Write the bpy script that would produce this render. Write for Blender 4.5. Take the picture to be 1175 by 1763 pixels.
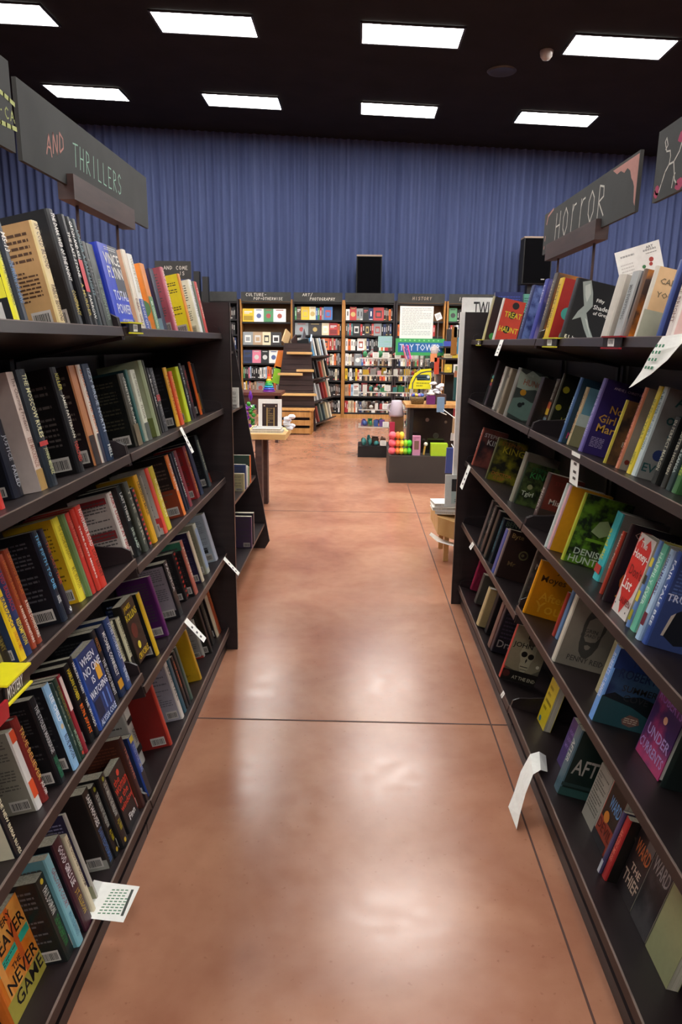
import bpy, bmesh, math, random
from mathutils import Vector, Matrix
random.seed(7)
S = bpy.context.scene
for o in list(bpy.data.objects): bpy.data.objects.remove(o)
# ---------------- camera ----------------
cd = bpy.data.cameras.new('camera'); cam = bpy.data.objects.new('camera', cd); S.collection.objects.link(cam)
S.camera = cam
cd.sensor_fit = 'VERTICAL'; cd.sensor_height = 36.0; cd.lens = 36.0*1220/1763; cd.clip_end = 60
PITCH, YAW, ROLL = math.radians(13.452785157783183), math.radians(1.1873823311878557), .012
f = Vector((-math.sin(YAW)*math.cos(PITCH), math.cos(YAW)*math.cos(PITCH), -math.sin(PITCH)))
r = Vector((math.cos(YAW), math.sin(YAW), 0)); u = r.cross(f)
r2 = r*math.cos(ROLL)+u*math.sin(ROLL); u2 = u*math.cos(ROLL)-r*math.sin(ROLL)
m = Matrix((( r2.x,u2.x,-f.x,0),(r2.y,u2.y,-f.y,0),(r2.z,u2.z,-f.z,1.57),(0,0,0,1)))
cam.matrix_world = m
# ---------------- world, exposure ----------------
w = bpy.data.worlds.new('world'); S.world = w; w.use_nodes = True
w.node_tree.nodes['Background'].inputs[0].default_value = (.5,.55,.7,1)
w.node_tree.nodes['Background'].inputs[1].default_value = .03
S.view_settings.view_transform = 'Standard'; S.view_settings.look = 'None'
S.view_settings.gamma = 1; S.view_settings.use_curve_mapping = False
S.view_settings.exposure = 0.0
LAMP = 41.0
CEIL0, CSL = 5.58, -.046      # ceiling height at x=0 and its sideways slope
# ---------------- helpers ----------------
def lin(h):
    if not isinstance(h, str): return h
    c = [int(h[i:i+2],16)/255 for i in (0,2,4)]
    return tuple(x/12.92 if x<=.04045 else ((x+.055)/1.055)**2.4 for x in c)
MC = {}
def mat(h, rough=.45, metal=0, name=None, spec=.5):
    k = (h, rough, metal, spec)
    if k in MC: return MC[k]
    M = bpy.data.materials.new(name or 'paint_'+str(h)); M.use_nodes = True
    nt = M.node_tree; b = nt.nodes['Principled BSDF']
    c = lin(h)
    nz = nt.nodes.new('ShaderNodeTexNoise'); nz.inputs['Scale'].default_value = 60
    tc = nt.nodes.new('ShaderNodeTexCoord'); nt.links.new(tc.outputs['Object'], nz.inputs['Vector'])
    mx = nt.nodes.new('ShaderNodeMix'); mx.data_type='RGBA'
    mx.inputs[6].default_value = (*[x*.9 for x in c],1); mx.inputs[7].default_value = (*[min(1,x*1.08) for x in c],1)
    nt.links.new(nz.outputs['Fac'], mx.inputs[0]); nt.links.new(mx.outputs[2], b.inputs['Base Color'])
    b.inputs['Roughness'].default_value = rough; b.inputs['Metallic'].default_value = metal
    b.inputs['Specular IOR Level'].default_value = spec
    MC[k] = M; return M
def noisemat(name, stops, scale, rough=.5, stretch=(1,1,1), detail=4, rr=None, bump=0, spec=.5):
    M = bpy.data.materials.new(name); M.use_nodes = True; nt = M.node_tree; b = nt.nodes['Principled BSDF']
    tc = nt.nodes.new('ShaderNodeTexCoord'); mp = nt.nodes.new('ShaderNodeMapping'); mp.inputs['Scale'].default_value = stretch
    nz = nt.nodes.new('ShaderNodeTexNoise'); nz.inputs['Scale'].default_value = scale; nz.inputs['Detail'].default_value = detail
    nt.links.new(tc.outputs['Object'], mp.inputs[0]); nt.links.new(mp.outputs[0], nz.inputs['Vector'])
    cr = nt.nodes.new('ShaderNodeValToRGB'); el = cr.color_ramp.elements
    while len(el) < len(stops): el.new(.5)
    for e, (p, c) in zip(el, stops): e.position = p; e.color = (*lin(c),1)
    nt.links.new(nz.outputs['Fac'], cr.inputs[0]); nt.links.new(cr.outputs[0], b.inputs['Base Color'])
    b.inputs['Roughness'].default_value = rough; b.inputs['Specular IOR Level'].default_value = spec
    if rr:
        mr = nt.nodes.new('ShaderNodeMapRange'); mr.inputs[3].default_value = rr[0]; mr.inputs[4].default_value = rr[1]
        nt.links.new(nz.outputs['Fac'], mr.inputs[0]); nt.links.new(mr.outputs[0], b.inputs['Roughness'])
    if bump:
        bp = nt.nodes.new('ShaderNodeBump'); bp.inputs['Strength'].default_value = bump; bp.inputs['Distance'].default_value=.01
        nt.links.new(nz.outputs['Fac'], bp.inputs['Height']); nt.links.new(bp.outputs[0], b.inputs['Normal'])
    return M
ARTC = {}
def art(a, b_, sc):
    k=(a,b_,sc)
    if k not in ARTC: ARTC[k] = noisemat('printed_art', [(.42,a),(.62,b_)], sc*2.2, .4)
    return ARTC[k]
def glassmat(name='clear_acrylic', tint=(.93,.95,.95), alpha=None):
    M = bpy.data.materials.new(name); M.use_nodes = True; nt = M.node_tree
    b = nt.nodes['Principled BSDF']; b.inputs['Base Color'].default_value=(*tint,1); b.inputs['Roughness'].default_value=.04
    b.inputs['Transmission Weight'].default_value = 1; b.inputs['IOR'].default_value = 1.15
    return M
class MB:
    """collects shapes; build() links them as ONE mesh object"""
    def __init__(s, T=None): s.v=[]; s.f=[]; s.m=[]; s.mats=[]; s.T=T or Matrix()
    def mi(s, m):
        if m not in s.mats: s.mats.append(m)
        return s.mats.index(m)
    def add(s, vs, fs, m, M=None):
        o=len(s.v); A = s.T@M if M else s.T
        s.v += [A@Vector(p) for p in vs]; s.f += [[i+o for i in q] for q in fs]; s.m += [s.mi(m)]*len(fs)
    def box(s, a, b, m, M=None):
        x0,y0,z0=[min(p,q) for p,q in zip(a,b)]; x1,y1,z1=[max(p,q) for p,q in zip(a,b)]
        s.add([(x0,y0,z0),(x1,y0,z0),(x1,y1,z0),(x0,y1,z0),(x0,y0,z1),(x1,y0,z1),(x1,y1,z1),(x0,y1,z1)],
              [(0,3,2,1),(4,5,6,7),(0,1,5,4),(1,2,6,5),(2,3,7,6),(3,0,4,7)], m, M)
    def prism(s, pts, h0, h1, ax, m, M=None):
        """2-D outline pts extruded along axis ax between h0 and h1 (pts are the other two coords in xyz order)"""
        n=len(pts)
        def P(p,h):
            q=list(p); q.insert(ax,h); return tuple(q)
        s.add([P(p,h0) for p in pts]+[P(p,h1) for p in pts],
              [tuple(range(n))[::-1], tuple(range(n,2*n))]+[(i,(i+1)%n,(i+1)%n+n,i+n) for i in range(n)], m, M)
    def tube(s, a, b, r0, r1, m, n=10, M=None):
        a=Vector(a); b=Vector(b); d=(b-a).normalized(); p=d.orthogonal().normalized(); q=d.cross(p)
        vs=[a+(p*math.cos(t)+q*math.sin(t))*r0 for t in [i*2*math.pi/n for i in range(n)]]+[b+(p*math.cos(t)+q*math.sin(t))*r1 for t in [i*2*math.pi/n for i in range(n)]]
        s.add(vs,[tuple(range(n))[::-1],tuple(range(n,2*n))]+[(i,(i+1)%n,(i+1)%n+n,i+n) for i in range(n)],m,M)
    def lathe(s, prof, m, n=16, M=None):
        vs=[];fs=[]
        for (r_,z) in prof: vs += [(r_*math.cos(i*2*math.pi/n), r_*math.sin(i*2*math.pi/n), z) for i in range(n)]
        for k in range(len(prof)-1): fs += [(k*n+i,k*n+(i+1)%n,(k+1)*n+(i+1)%n,(k+1)*n+i) for i in range(n)]
        s.add(vs,fs,m,M)
    def blob(s, c, rx, ry, rz, m, n=8, k=6, jit=0, M=None):
        vs=[];fs=[]
        for j in range(k+1):
            ph=math.pi*j/k
            for i in range(n):
                t=2*math.pi*i/n; jj=1+random.uniform(-jit,jit)
                vs.append((c[0]+rx*jj*math.sin(ph)*math.cos(t), c[1]+ry*jj*math.sin(ph)*math.sin(t), c[2]+rz*jj*math.cos(ph)))
        for j in range(k): fs += [(j*n+i,j*n+(i+1)%n,(j+1)*n+(i+1)%n,(j+1)*n+i) for i in range(n)]
        s.add(vs,fs,m,M)
    def build(s, name, parent=None, smooth=False, loc=None):
        me=bpy.data.meshes.new(name)
        vs = [v-Vector(loc) for v in s.v] if loc is not None else s.v
        me.from_pydata([tuple(v) for v in vs],[],s.f); me.update()
        for m_ in s.mats: me.materials.append(m_)
        me.polygons.foreach_set('material_index', s.m)
        if smooth: me.polygons.foreach_set('use_smooth',[True]*len(s.f))
        o=bpy.data.objects.new(name,me); S.collection.objects.link(o)
        if loc is not None: o.location=loc
        if parent:
            o.parent=parent
        return o
def tag(o, label=None, cat=None, group=None, kind=None):
    if label: o['label']=label
    if cat: o['category']=cat
    if group: o['group']=group
    if kind: o['kind']=kind
    return o
def empty(name, loc, label, cat, group=None, M=None):
    e=bpy.data.objects.new(name,None); S.collection.objects.link(e); e.empty_display_size=.05
    if M is not None: e.matrix_world=M
    else: e.location=loc
    return tag(e,label,cat,group)
def part(mb, name, parent, **k):
    """mb is in world coordinates: bring it into its parent's frame"""
    o=mb.build(name, None, **k)
    o.parent=parent
    T=Matrix.Translation(parent.location) if parent.rotation_euler.to_matrix().is_identity or True else None
    o.matrix_parent_inverse = parent.matrix_basis.inverted()
    return o
# text outlines -> flat polygons
TX={}
def textgeo(t):
    if t not in TX:
        c=bpy.data.curves.new('lettering','FONT'); c.body=t; c.size=1; c.resolution_u=1 if len(t)>7 else 2; c.offset=.012
        o=bpy.data.objects.new('lettering',c); me=bpy.data.meshes.new_from_object(o)
        vs=[tuple(v.co) for v in me.vertices]; fs=[tuple(p.vertices) for p in me.polygons]
        bpy.data.objects.remove(o); bpy.data.curves.remove(c); bpy.data.meshes.remove(me)
        if vs:
            x0=min(v[0] for v in vs); x1=max(v[0] for v in vs); y0=min(v[1] for v in vs); y1=max(v[1] for v in vs)
            vs=[((v[0]-x0),(v[1]-y0),0) for v in vs]; TX[t]=(vs,fs,max(x1-x0,1e-3),max(y1-y0,1e-3))
        else: TX[t]=([],[],1,1)
    return TX[t]
def put_text(mb, t, w, h, m, M):
    """text stretched into a w x h box, lower-left at the origin of M's xy plane"""
    vs,fs,tw,th=textgeo(t)
    if vs: mb.add([(v[0]/tw*w, v[1]/th*h, 0) for v in vs], fs, m, M)
def frame(o, x, y): # plane frame: origin, x dir, y dir
    o=Vector(o); x=Vector(x); y=Vector(y); z=x.cross(y)
    return Matrix(((x.x,y.x,z.x,o.x),(x.y,y.y,z.y,o.y),(x.z,y.z,z.z,o.z),(0,0,0,1)))
# hand-drawn chalk letters as strokes in a 1 x 1 box
CH_={'A':[[(0,0),(.45,1),(.9,0)],[(.15,.4),(.78,.38)]],'N':[[(0,0),(.05,1),(.75,.05),(.8,1)]],'D':[[(.05,0),(.1,1),(.7,.8),(.75,.35),(.05,0)]],
'T':[[(.4,0),(.42,1)],[(0,.95),(.9,1)]],'H':[[(.05,0),(.12,1)],[(.7,0),(.75,1)],[(.08,.5),(.74,.52)]],'R':[[(.1,0),(.12,1),(.6,.9),(.65,.6),(.12,.5),(.8,0)]],
'I':[[(.4,0),(.42,1)]],'L':[[(.1,1),(.12,.02),(.75,0)]],'E':[[(.75,.98),(.1,1),(.12,0),(.8,.02)],[(.1,.5),(.6,.52)]],'S':[[(.75,.85),(.4,1),(.1,.8),(.3,.55),(.7,.4),(.65,.1),(.35,0),(.05,.12)]],
'O':[[(.4,0),(.1,.3),(.08,.7),(.4,1),(.72,.75),(.74,.3),(.4,0)]],'C':[[(.75,.85),(.45,1),(.12,.7),(.12,.3),(.45,0),(.78,.12)]],'U':[[(.1,1),(.12,.2),(.4,0),(.7,.2),(.75,1)]],
'P':[[(.12,0),(.12,1),(.65,.92),(.68,.6),(.12,.5)]],'Y':[[(.05,1),(.4,.5),(.75,1)],[(.4,.5),(.4,0)]],'G':[[(.75,.85),(.45,1),(.12,.7),(.12,.3),(.45,0),(.75,.15),(.75,.45),(.45,.45)]],
'W':[[(0,1),(.2,0),(.4,.7),(.6,0),(.85,1)]],'r':[[(.2,0),(.25,.95)],[(.25,.7),(.45,.9),(.75,.92)]],'K':[[(.1,0),(.12,1)],[(.7,1),(.15,.5),(.75,0)]],'-':[[(.15,.5),(.7,.5)]],'+':[[(.15,.5),(.7,.5)],[(.42,.25),(.42,.75)]],
'/':[[(.1,-.2),(.7,1.2)]],'.':[[(.35,.45),(.5,.5)]],'M':[[(0,0),(.15,1),(.45,.3),(.75,1),(.9,0)]]}
def stroke(mb, pts, wd, m, M):
    for a,b in zip(pts[:-1],pts[1:]):
        dx,dy=b[0]-a[0],b[1]-a[1]; L=math.hypot(dx,dy) or 1e-6; nx,ny=-dy/L*wd/2,dx/L*wd/2; ex,ey=dx/L*wd*.3,dy/L*wd*.3
        mb.add([(a[0]+nx-ex,a[1]+ny-ey,0),(a[0]-nx-ex,a[1]-ny-ey,0),(b[0]-nx+ex,b[1]-ny+ey,0),(b[0]+nx+ex,b[1]+ny+ey,0)],[(0,1,2,3)],m,M)
def chalk(mb, t, x, y, cw, ch, wd, m, M, slant=0, drift=0):
    for i,c in enumerate(t):
        for st in CH_.get(c,[]):
            stroke(mb,[(x+i*cw+(p[0]*.82)*cw+slant*p[1]*ch, y+drift*i+p[1]*ch) for p in st],wd,m,M)
# ---------------- shared materials ----------------
DARK = noisemat('dark_laminate',[(.3,'1d1618'),(.7,'2b2123')],3,.42,(1,1,12),rr=(.35,.5))
EDGE = noisemat('laminate_edge',[(.3,'2b211f'),(.7,'372b28')],8,.35)
GLINT = noisemat('painted_glint',[(.3,'6a5a54'),(.7,'8a7a72')],8,.3)  # light glint along the shelf front edges, painted as a paler strip
BACKP= noisemat('laminate_back',[(.3,'26201f'),(.7,'352d2b')],4,.5)
CHB  = noisemat('chalkboard',[(.3,'2b2c2b'),(.7,'383938')],5,.8)
BRW  = noisemat('brown_wood',[(.3,'382624'),(.7,'4a3430')],6,.55,(1,1,6))
OAK  = noisemat('honey_wood',[(.3,'a9763c'),(.7,'c8955a')],4,.45,(6,1,1))
OAKV = noisemat('honey_wood_upright',[(.3,'94642f'),(.7,'b8823f')],4,.45,(6,6,1))
PINE = noisemat('pale_pine',[(.3,'c69a5c'),(.7,'dcb67c')],4,.5,(1,8,1))
PAGE = noisemat('page_block',[(.35,'a39c8a'),(.65,'c4bdaa')],180,.85,(1,1,.02))
PAGE2= noisemat('page_block_white',[(.35,'b9b6ac'),(.65,'d8d5cb')],180,.85,(1,1,.02))
WHITE= mat('ecebe6',.5); BLACK=mat('141416',.5); PAPER=mat('f2f2ec',.7)
YEL=mat('e8e020',.4); REDM=mat('a8202a',.4)
GLASS=glassmat()
# ---------------- the room ----------------
def emis(name,c,s):
    M=bpy.data.materials.new(name); M.use_nodes=True; nt=M.node_tree; nt.nodes.clear()
    e=nt.nodes.new('ShaderNodeEmission'); e.inputs[0].default_value=(*c,1); e.inputs[1].default_value=s
    o=nt.nodes.new('ShaderNodeOutputMaterial'); nt.links.new(e.outputs[0],o.inputs[0]); return M
LIT=emis('lamp_diffuser',(1,.965,.92),LAMP)
def cz(x): return CEIL0+CSL*x
X0,X1,Y0_,Y1_=-8.5,8.5,-10.5,15.9
# polished concrete
FM=bpy.data.materials.new('polished_concrete'); FM.use_nodes=True; nt=FM.node_tree; bs=nt.nodes['Principled BSDF']
tc=nt.nodes.new('ShaderNodeTexCoord')
def N(sc,det=4,dist=0):
    n=nt.nodes.new('ShaderNodeTexNoise'); n.inputs['Scale'].default_value=sc; n.inputs['Detail'].default_value=det; n.inputs['Distortion'].default_value=dist
    nt.links.new(tc.outputs['Object'],n.inputs['Vector']); return n
n1=N(1.6,5,.6); n2=N(14,6); n3=N(55,2)
cr=nt.nodes.new('ShaderNodeValToRGB'); e=cr.color_ramp.elements; e[0].position=.3; e[0].color=(*lin('97624c'),1); e[1].position=.72; e[1].color=(*lin('b48267'),1)
nt.links.new(n1.outputs['Fac'],cr.inputs[0])
m1=nt.nodes.new('ShaderNodeMix'); m1.data_type='RGBA'; m1.blend_type='MULTIPLY'; m1.inputs[0].default_value=.2
c2=nt.nodes.new('ShaderNodeValToRGB'); c2.color_ramp.elements[0].position=.3; c2.color_ramp.elements[0].color=(.62,.6,.6,1); c2.color_ramp.elements[1].position=.6
nt.links.new(n2.outputs['Fac'],c2.inputs[0]); nt.links.new(cr.outputs[0],m1.inputs[6]); nt.links.new(c2.outputs[0],m1.inputs[7])
m2=nt.nodes.new('ShaderNodeMix'); m2.data_type='RGBA'; m2.blend_type='MULTIPLY'; m2.inputs[0].default_value=.35
c3=nt.nodes.new('ShaderNodeValToRGB'); c3.color_ramp.elements[0].position=.25; c3.color_ramp.elements[0].color=(.5,.42,.38,1); c3.color_ramp.elements[1].position=.33
nt.links.new(n3.outputs['Fac'],c3.inputs[0]); nt.links.new(m1.outputs[2],m2.inputs[6]); nt.links.new(c3.outputs[0],m2.inputs[7])
nt.links.new(m2.outputs[2],bs.inputs['Base Color'])
mr=nt.nodes.new('ShaderNodeMapRange'); mr.inputs[1].default_value=.3; mr.inputs[2].default_value=.7; mr.inputs[3].default_value=.19; mr.inputs[4].default_value=.27
nt.links.new(n2.outputs['Fac'],mr.inputs[0]); nt.links.new(mr.outputs[0],bs.inputs['Roughness'])
bs.inputs['Specular IOR Level'].default_value=.5
mb=MB(); mb.box((X0,Y0_,-.1),(X1,Y1_,0),FM); tag(mb.build('floor'),kind='structure')
mb=MB(); JT=mat('4a2c24',.7)
mb.box((-2.5,2.725,0),(2.5,2.733,.0012),JT); tag(mb.build('trim_1'),kind='structure')
mb=MB(); mb.box((-6,6.57,0),(6,6.578,.0012),JT); tag(mb.build('trim_2'),kind='structure')
mb=MB(); mb.box((.588,-1,0),(.594,12,.0014),JT); tag(mb.build('trim_3'),kind='structure')
mb=MB(); CM=noisemat('black_ceiling',[(.3,'0e0e10'),(.7,'17171a')],2,.85,spec=.2)
mb.add([(X0,Y0_,cz(X0)),(X1,Y0_,cz(X1)),(X1,Y1_,cz(X1)),(X0,Y1_,cz(X0)),(X0,Y0_,cz(X0)+.1),(X1,Y0_,cz(X1)+.1),(X1,Y1_,cz(X1)+.1),(X0,Y1_,cz(X0)+.1)],
 [(0,1,2,3),(4,7,6,5),(0,4,5,1),(1,5,6,2),(2,6,7,3),(3,7,4,0)],CM); tag(mb.build('ceiling'),kind='structure')
CUR=noisemat('blue_curtain',[(.3,'3a4364'),(.7,'495375')],2.2,.9,(7,1,.12),spec=.1)
CURD=noisemat('dark_blue_wall',[(.3,'1c2140'),(.7,'252a4c')],2,.9,spec=.1)
def curtain(name):
    vs=[];fs=[];x=X0;k=0
    rnd=random.Random(3); ph=0
    while x<=X1+.01:
        ph+=2*math.pi*.03/rnd.uniform(.13,.2); y=15.78+.035*math.sin(ph)
        y2=15.78+.042*math.sin(ph+.25)
        vs+=[(x,y2,.01),(x,y,3),(x,y,cz(x)-.0)]; 
        if k: fs+=[(3*k-3,3*k,3*k+1,3*k-2),(3*k-2,3*k+1,3*k+2,3*k-1)]
        k+=1; x+=.03
    n=len(vs); vs+=[(X0,15.9,0),(X1,15.9,0),(X1,15.9,cz(X1)),(X0,15.9,cz(X0))]; fs.append((n+1,n,n+3,n+2))
    m_=MB(); m_.add(vs,fs,CUR); o=m_.build(name,smooth=True); return tag(o,kind='structure')
curtain('wall_back')
for nm,a,b_ in (('wall_left',(X0-.1,Y0_,0),(X0,Y1_,6.0)),('wall_right',(X1,Y0_,0),(X1+.1,Y1_,5.2)),('wall_front',(X0,Y0_-.1,0),(X1,Y0_,5.2))):
    mb=MB(); mb.box(a,b_,CURD); tag(mb.build(nm),kind='structure')
# ceiling lamps
rows=[(13.72,'farthest row'),(10.62,'second row from curtain'),(7.5,''),(4.4,''),(-1.8,''),(-4.9,''),(-8.0,'')]  # rearmost rows are added behind the camera to brighten covers facing it
colw=['leftmost','second from left','third from left','fourth from left','rightmost']
for ry,rn in rows:
    for ci,cx in enumerate((-4.84,-2.1,.64,3.38,6.12)):
        if ry<9 or (ry<12 and ci==4): lab='rectangular ceiling light out of view, rearmost rows added as front fill'
        else: lab='bright rectangular ceiling light, %s in the %s'%(colw[ci],'row nearest the curtain' if ry>12 else 'second row from the curtain')
        z=cz(cx)-.004; e=empty('ceiling_light',(cx,ry,z),lab,'light','ceiling lights not in view' if (ry<9 or (ry<12 and ci==4)) else 'ceiling light panels')
        T_=Matrix.Translation((cx,ry,z))@Matrix.Rotation(.046,4,'Y')
        FR=mat('2a2a2c',.5); m_=MB()
        for a,b_ in (((-.68,-.34),(.68,-.31)),((-.68,.31),(.68,.34)),((-.68,-.31),(-.65,.31)),((.65,-.31),(.68,.31))): m_.box((a[0],a[1],-.022),(b_[0],b_[1],0),FR,T_)
        part(m_,'frame',e)
        m_=MB(); m_.box((-.65,-.31,-.016),(.65,.31,-.004),LIT,T_); part(m_,'diffuser',e)
# smoke detector dome, ceiling speaker
m_=MB(); m_.lathe([(.001,-.1),(.05,-.09),(.08,-.05),(.09,0),(.09,.02)],mat('8a8480',.3),M=Matrix.Translation((2.5,10.9,cz(2.5)-.02)))
tag(m_.build('security_dome',smooth=True),'small grey dome on black ceiling beside a bright light panel','security camera')
m_=MB(); m_.lathe([(.001,-.005),(.16,-.01),(.2,-.02),(.22,0)],mat('1c1a18',.5),n=28,M=Matrix.Translation((2.05,11.7,cz(2.05)-.002)))
tag(m_.build('ceiling_speaker',smooth=True),'dim round grille flush in the black ceiling','speaker')
# ---------------- the four aisle bookcases ----------------
R_=math.radians
def shelf_frame(side,z,tiltd):
    a=R_(tiltd); inw=Vector((side*math.cos(a),0,-math.sin(a))); up=Vector((side*math.sin(a),0,math.cos(a)))
    return Vector((side*.65,0,z)),inw,up
def bookcase(side,ya,yb,zs,label,far_end=True):
    e=empty('bookcase',(side*.85,(ya+yb)/2,0),label,'bookcase','dark bookcases along the aisle')
    xb=side*.985
    m_=MB(); m_.box((side*.975,ya,.0),(side*.995,yb,1.62),BACKP); part(m_,'back_panel',e)
    for i,z in enumerate(zs):
        td=12 if i==0 or (i==1 and side<0) else 15
        P,inw,up=shelf_frame(side,z,td); D=.315/math.cos(R_(td))
        m_=MB()
        def q(s,h,y): p=P+inw*s+up*h; return (p.x,y,p.z)
        y0,y1=ya+.004,yb-.004
        m_.add([q(0,0,y0),q(D,0,y0),q(D,0,y1),q(0,0,y1),q(0,-.02,y0),q(D,-.02,y0),q(D,-.02,y1),q(0,-.02,y1)],[(0,1,2,3) if side<0 else (3,2,1,0),(7,6,5,4) if side<0 else (4,5,6,7),(0,4,5,1),(1,5,6,2),(2,6,7,3),(3,7,4,0)],DARK)
        s_=part(m_,'shelf',e)
        m_=MB(); m_.add([q(-.006,.003,y0),q(0,.003,y0),q(0,.003,y1),q(-.006,.003,y1),q(-.006,-.021,y0),q(0,-.021,y0),q(0,-.021,y1),q(-.006,-.021,y1)],[(0,1,2,3),(7,6,5,4),(0,4,5,1),(1,5,6,2),(2,6,7,3),(3,7,4,0)],EDGE)
        m_.add([q(-.0065,.0015,y0),q(-.0065,.0035,y0),q(-.0065,.0035,y1),q(-.0065,.0015,y1),q(-.001,.0036,y0),q(-.001,.0036,y1)],[(0,1,2,3),(1,4,5,2)],GLINT)
        part(m_,'front_edge',s_)
        # curved end brackets
        for yy,w_ in ((ya,.008),(yb-.008,.008)):
            m_=MB(); pts=[(0,-.03),(0,.03),(.02,.045),(.06,.055),(.12,.075),(.18,.11),(.24,.17),(.31,.2),(.31,-.03)]
            pp=[P+inw*s+up*h for s,h in pts]
            m_.prism([(p.x,p.z) for p in pp],yy,yy+w_,1,DARK); part(m_,'end_bracket',e)
    # uprights between the shelves on the back
    for k in range(3):
        yy=ya+(yb-ya)*(k+.0)/2*.98+.01
        m_=MB(); m_.box((side*.955,yy,.02),(side*.975,yy+.025,1.62),mat('2c2726',.4)); part(m_,'upright',e)
    m_=MB(); m_.box((side*.66,ya,.0),(side*.97,yb,.045),DARK); part(m_,'kick_board',e)
    if far_end:
        m_=MB(); m_.box((side*.605,yb,0),(side*1.28,yb+.022,1.745),DARK); m_.box((side*.6045,yb,0),(side*.6075,yb+.023,1.746),EDGE); part(m_,'end_panel',e)
    return e
bookcase(-1,.45,1.985,(1.60,1.25,.94,.575,.13),'near dark bookcase of tilted shelves on the left side of the aisle',False)
bookcase(-1,1.99,3.43,(1.60,1.25,.912,.522,.12),'far dark bookcase with end panel on the left side of the aisle')
bookcase(1,.45,2.655,(1.587,1.26,.895,.565,.13),'near dark bookcase of tilted shelves on the right side of the aisle',False)
bookcase(1,2.66,4.16,(1.587,1.26,.895,.52,.12),'far dark bookcase with end panel on the right side of the aisle')
# ---------------- books ----------------
def darker(h,k=.5):
    return '%02x%02x%02x'%tuple(int(int(h[i:i+2],16)*k) for i in (0,2,4))
def lum(h): return sum(int(h[i:i+2],16) for i in (0,2,4))/765
EPS=.0004
def decor(mb, items, F, w, h):
    """F: plane frame; items in 0..1 coordinates of a w x h face; later items lie a hair above earlier ones"""
    for n,it in enumerate(items):
        z=EPS*(1+.35*n); k=it[0]
        if k=='rect':
            _,a,b,c,d,col=it; mb.add([(a*w,b*h,z),(c*w,b*h,z),(c*w,d*h,z),(a*w,d*h,z)],[(0,1,2,3)],mat(col),F)
        elif k=='disc':
            _,a,b,rr,col=it; a=min(max(a*w,rr*h*.62),w-rr*h*.62) if rr<.3 else a*w; b=b*h; q=14; R=rr*h*.62
            mb.add([(min(max(a+R*math.cos(t*2*math.pi/q),.001),w-.001),min(max(b+R*math.sin(t*2*math.pi/q),.001),h-.001),z) for t in range(q)],[tuple(range(q))],mat(col),F)
        elif k=='poly':
            _,pts,col=it; mb.add([(p[0]*w,p[1]*h,z) for p in pts],[tuple(range(len(pts)))],mat(col),F)
        elif k=='frame':
            _,a,b,c,d,t,col=it
            for q in ((a,b,c,b+t),(a,d-t,c,d),(a,b,a+t,d),(c-t,b,c,d)): mb.add([(q[0]*w,q[1]*h,z),(q[2]*w,q[1]*h,z),(q[2]*w,q[3]*h,z),(q[0]*w,q[3]*h,z)],[(0,1,2,3)],mat(col),F)
        elif k=='lines':
            _,a,b,c,d,nl,col=it; lh=(d-b)/nl
            for i in range(nl):
                y=b+(i+.3)*lh; x=a; end=c if random.random()<.75 else a+(c-a)*random.uniform(.3,.8)
                while x<end-.01:
                    x2=min(x+random.uniform(.04,.12),end)
                    mb.add([(x*w,y*h,z),(x2*w,y*h,z),(x2*w,(y+lh*.42)*h,z),(x*w,(y+lh*.42)*h,z)],[(0,1,2,3)],mat(col),F); x=x2+.018
        elif k=='text':
            _,t,a,b,hh,col=it
            vs,fs,tw,th=textgeo(t); H=hh*h; W_=min(tw/th*H*.82,(1-a)*w*.96); put_text(mb,t,W_,H*.78,mat(col),Matrix.Translation((0,0,0))if 0 else F@Matrix.Translation((a*w,b*h,z)))
        elif k=='barcode':
            _,a,b,c,d,col=it; mb.add([(a*w,b*h,z),(c*w,b*h,z),(c*w,d*h,z),(a*w,d*h,z)],[(0,1,2,3)],mat(col),F)
            x=a+(c-a)*.08
            while x<c-(c-a)*.1:
                x2=x+(c-a)*random.choice((.02,.035,.05)); y0=b+(d-b)*.12; y1=d-(d-b)*.2
                mb.add([(x*w,y0*h,z+EPS*.4),(x2*w,y0*h,z+EPS*.4),(x2*w,y1*h,z+EPS*.4),(x*w,y1*h,z+EPS*.4)],[(0,1,2,3)],mat('1a1a1a'),F); x=x2+(c-a)*.03
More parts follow.
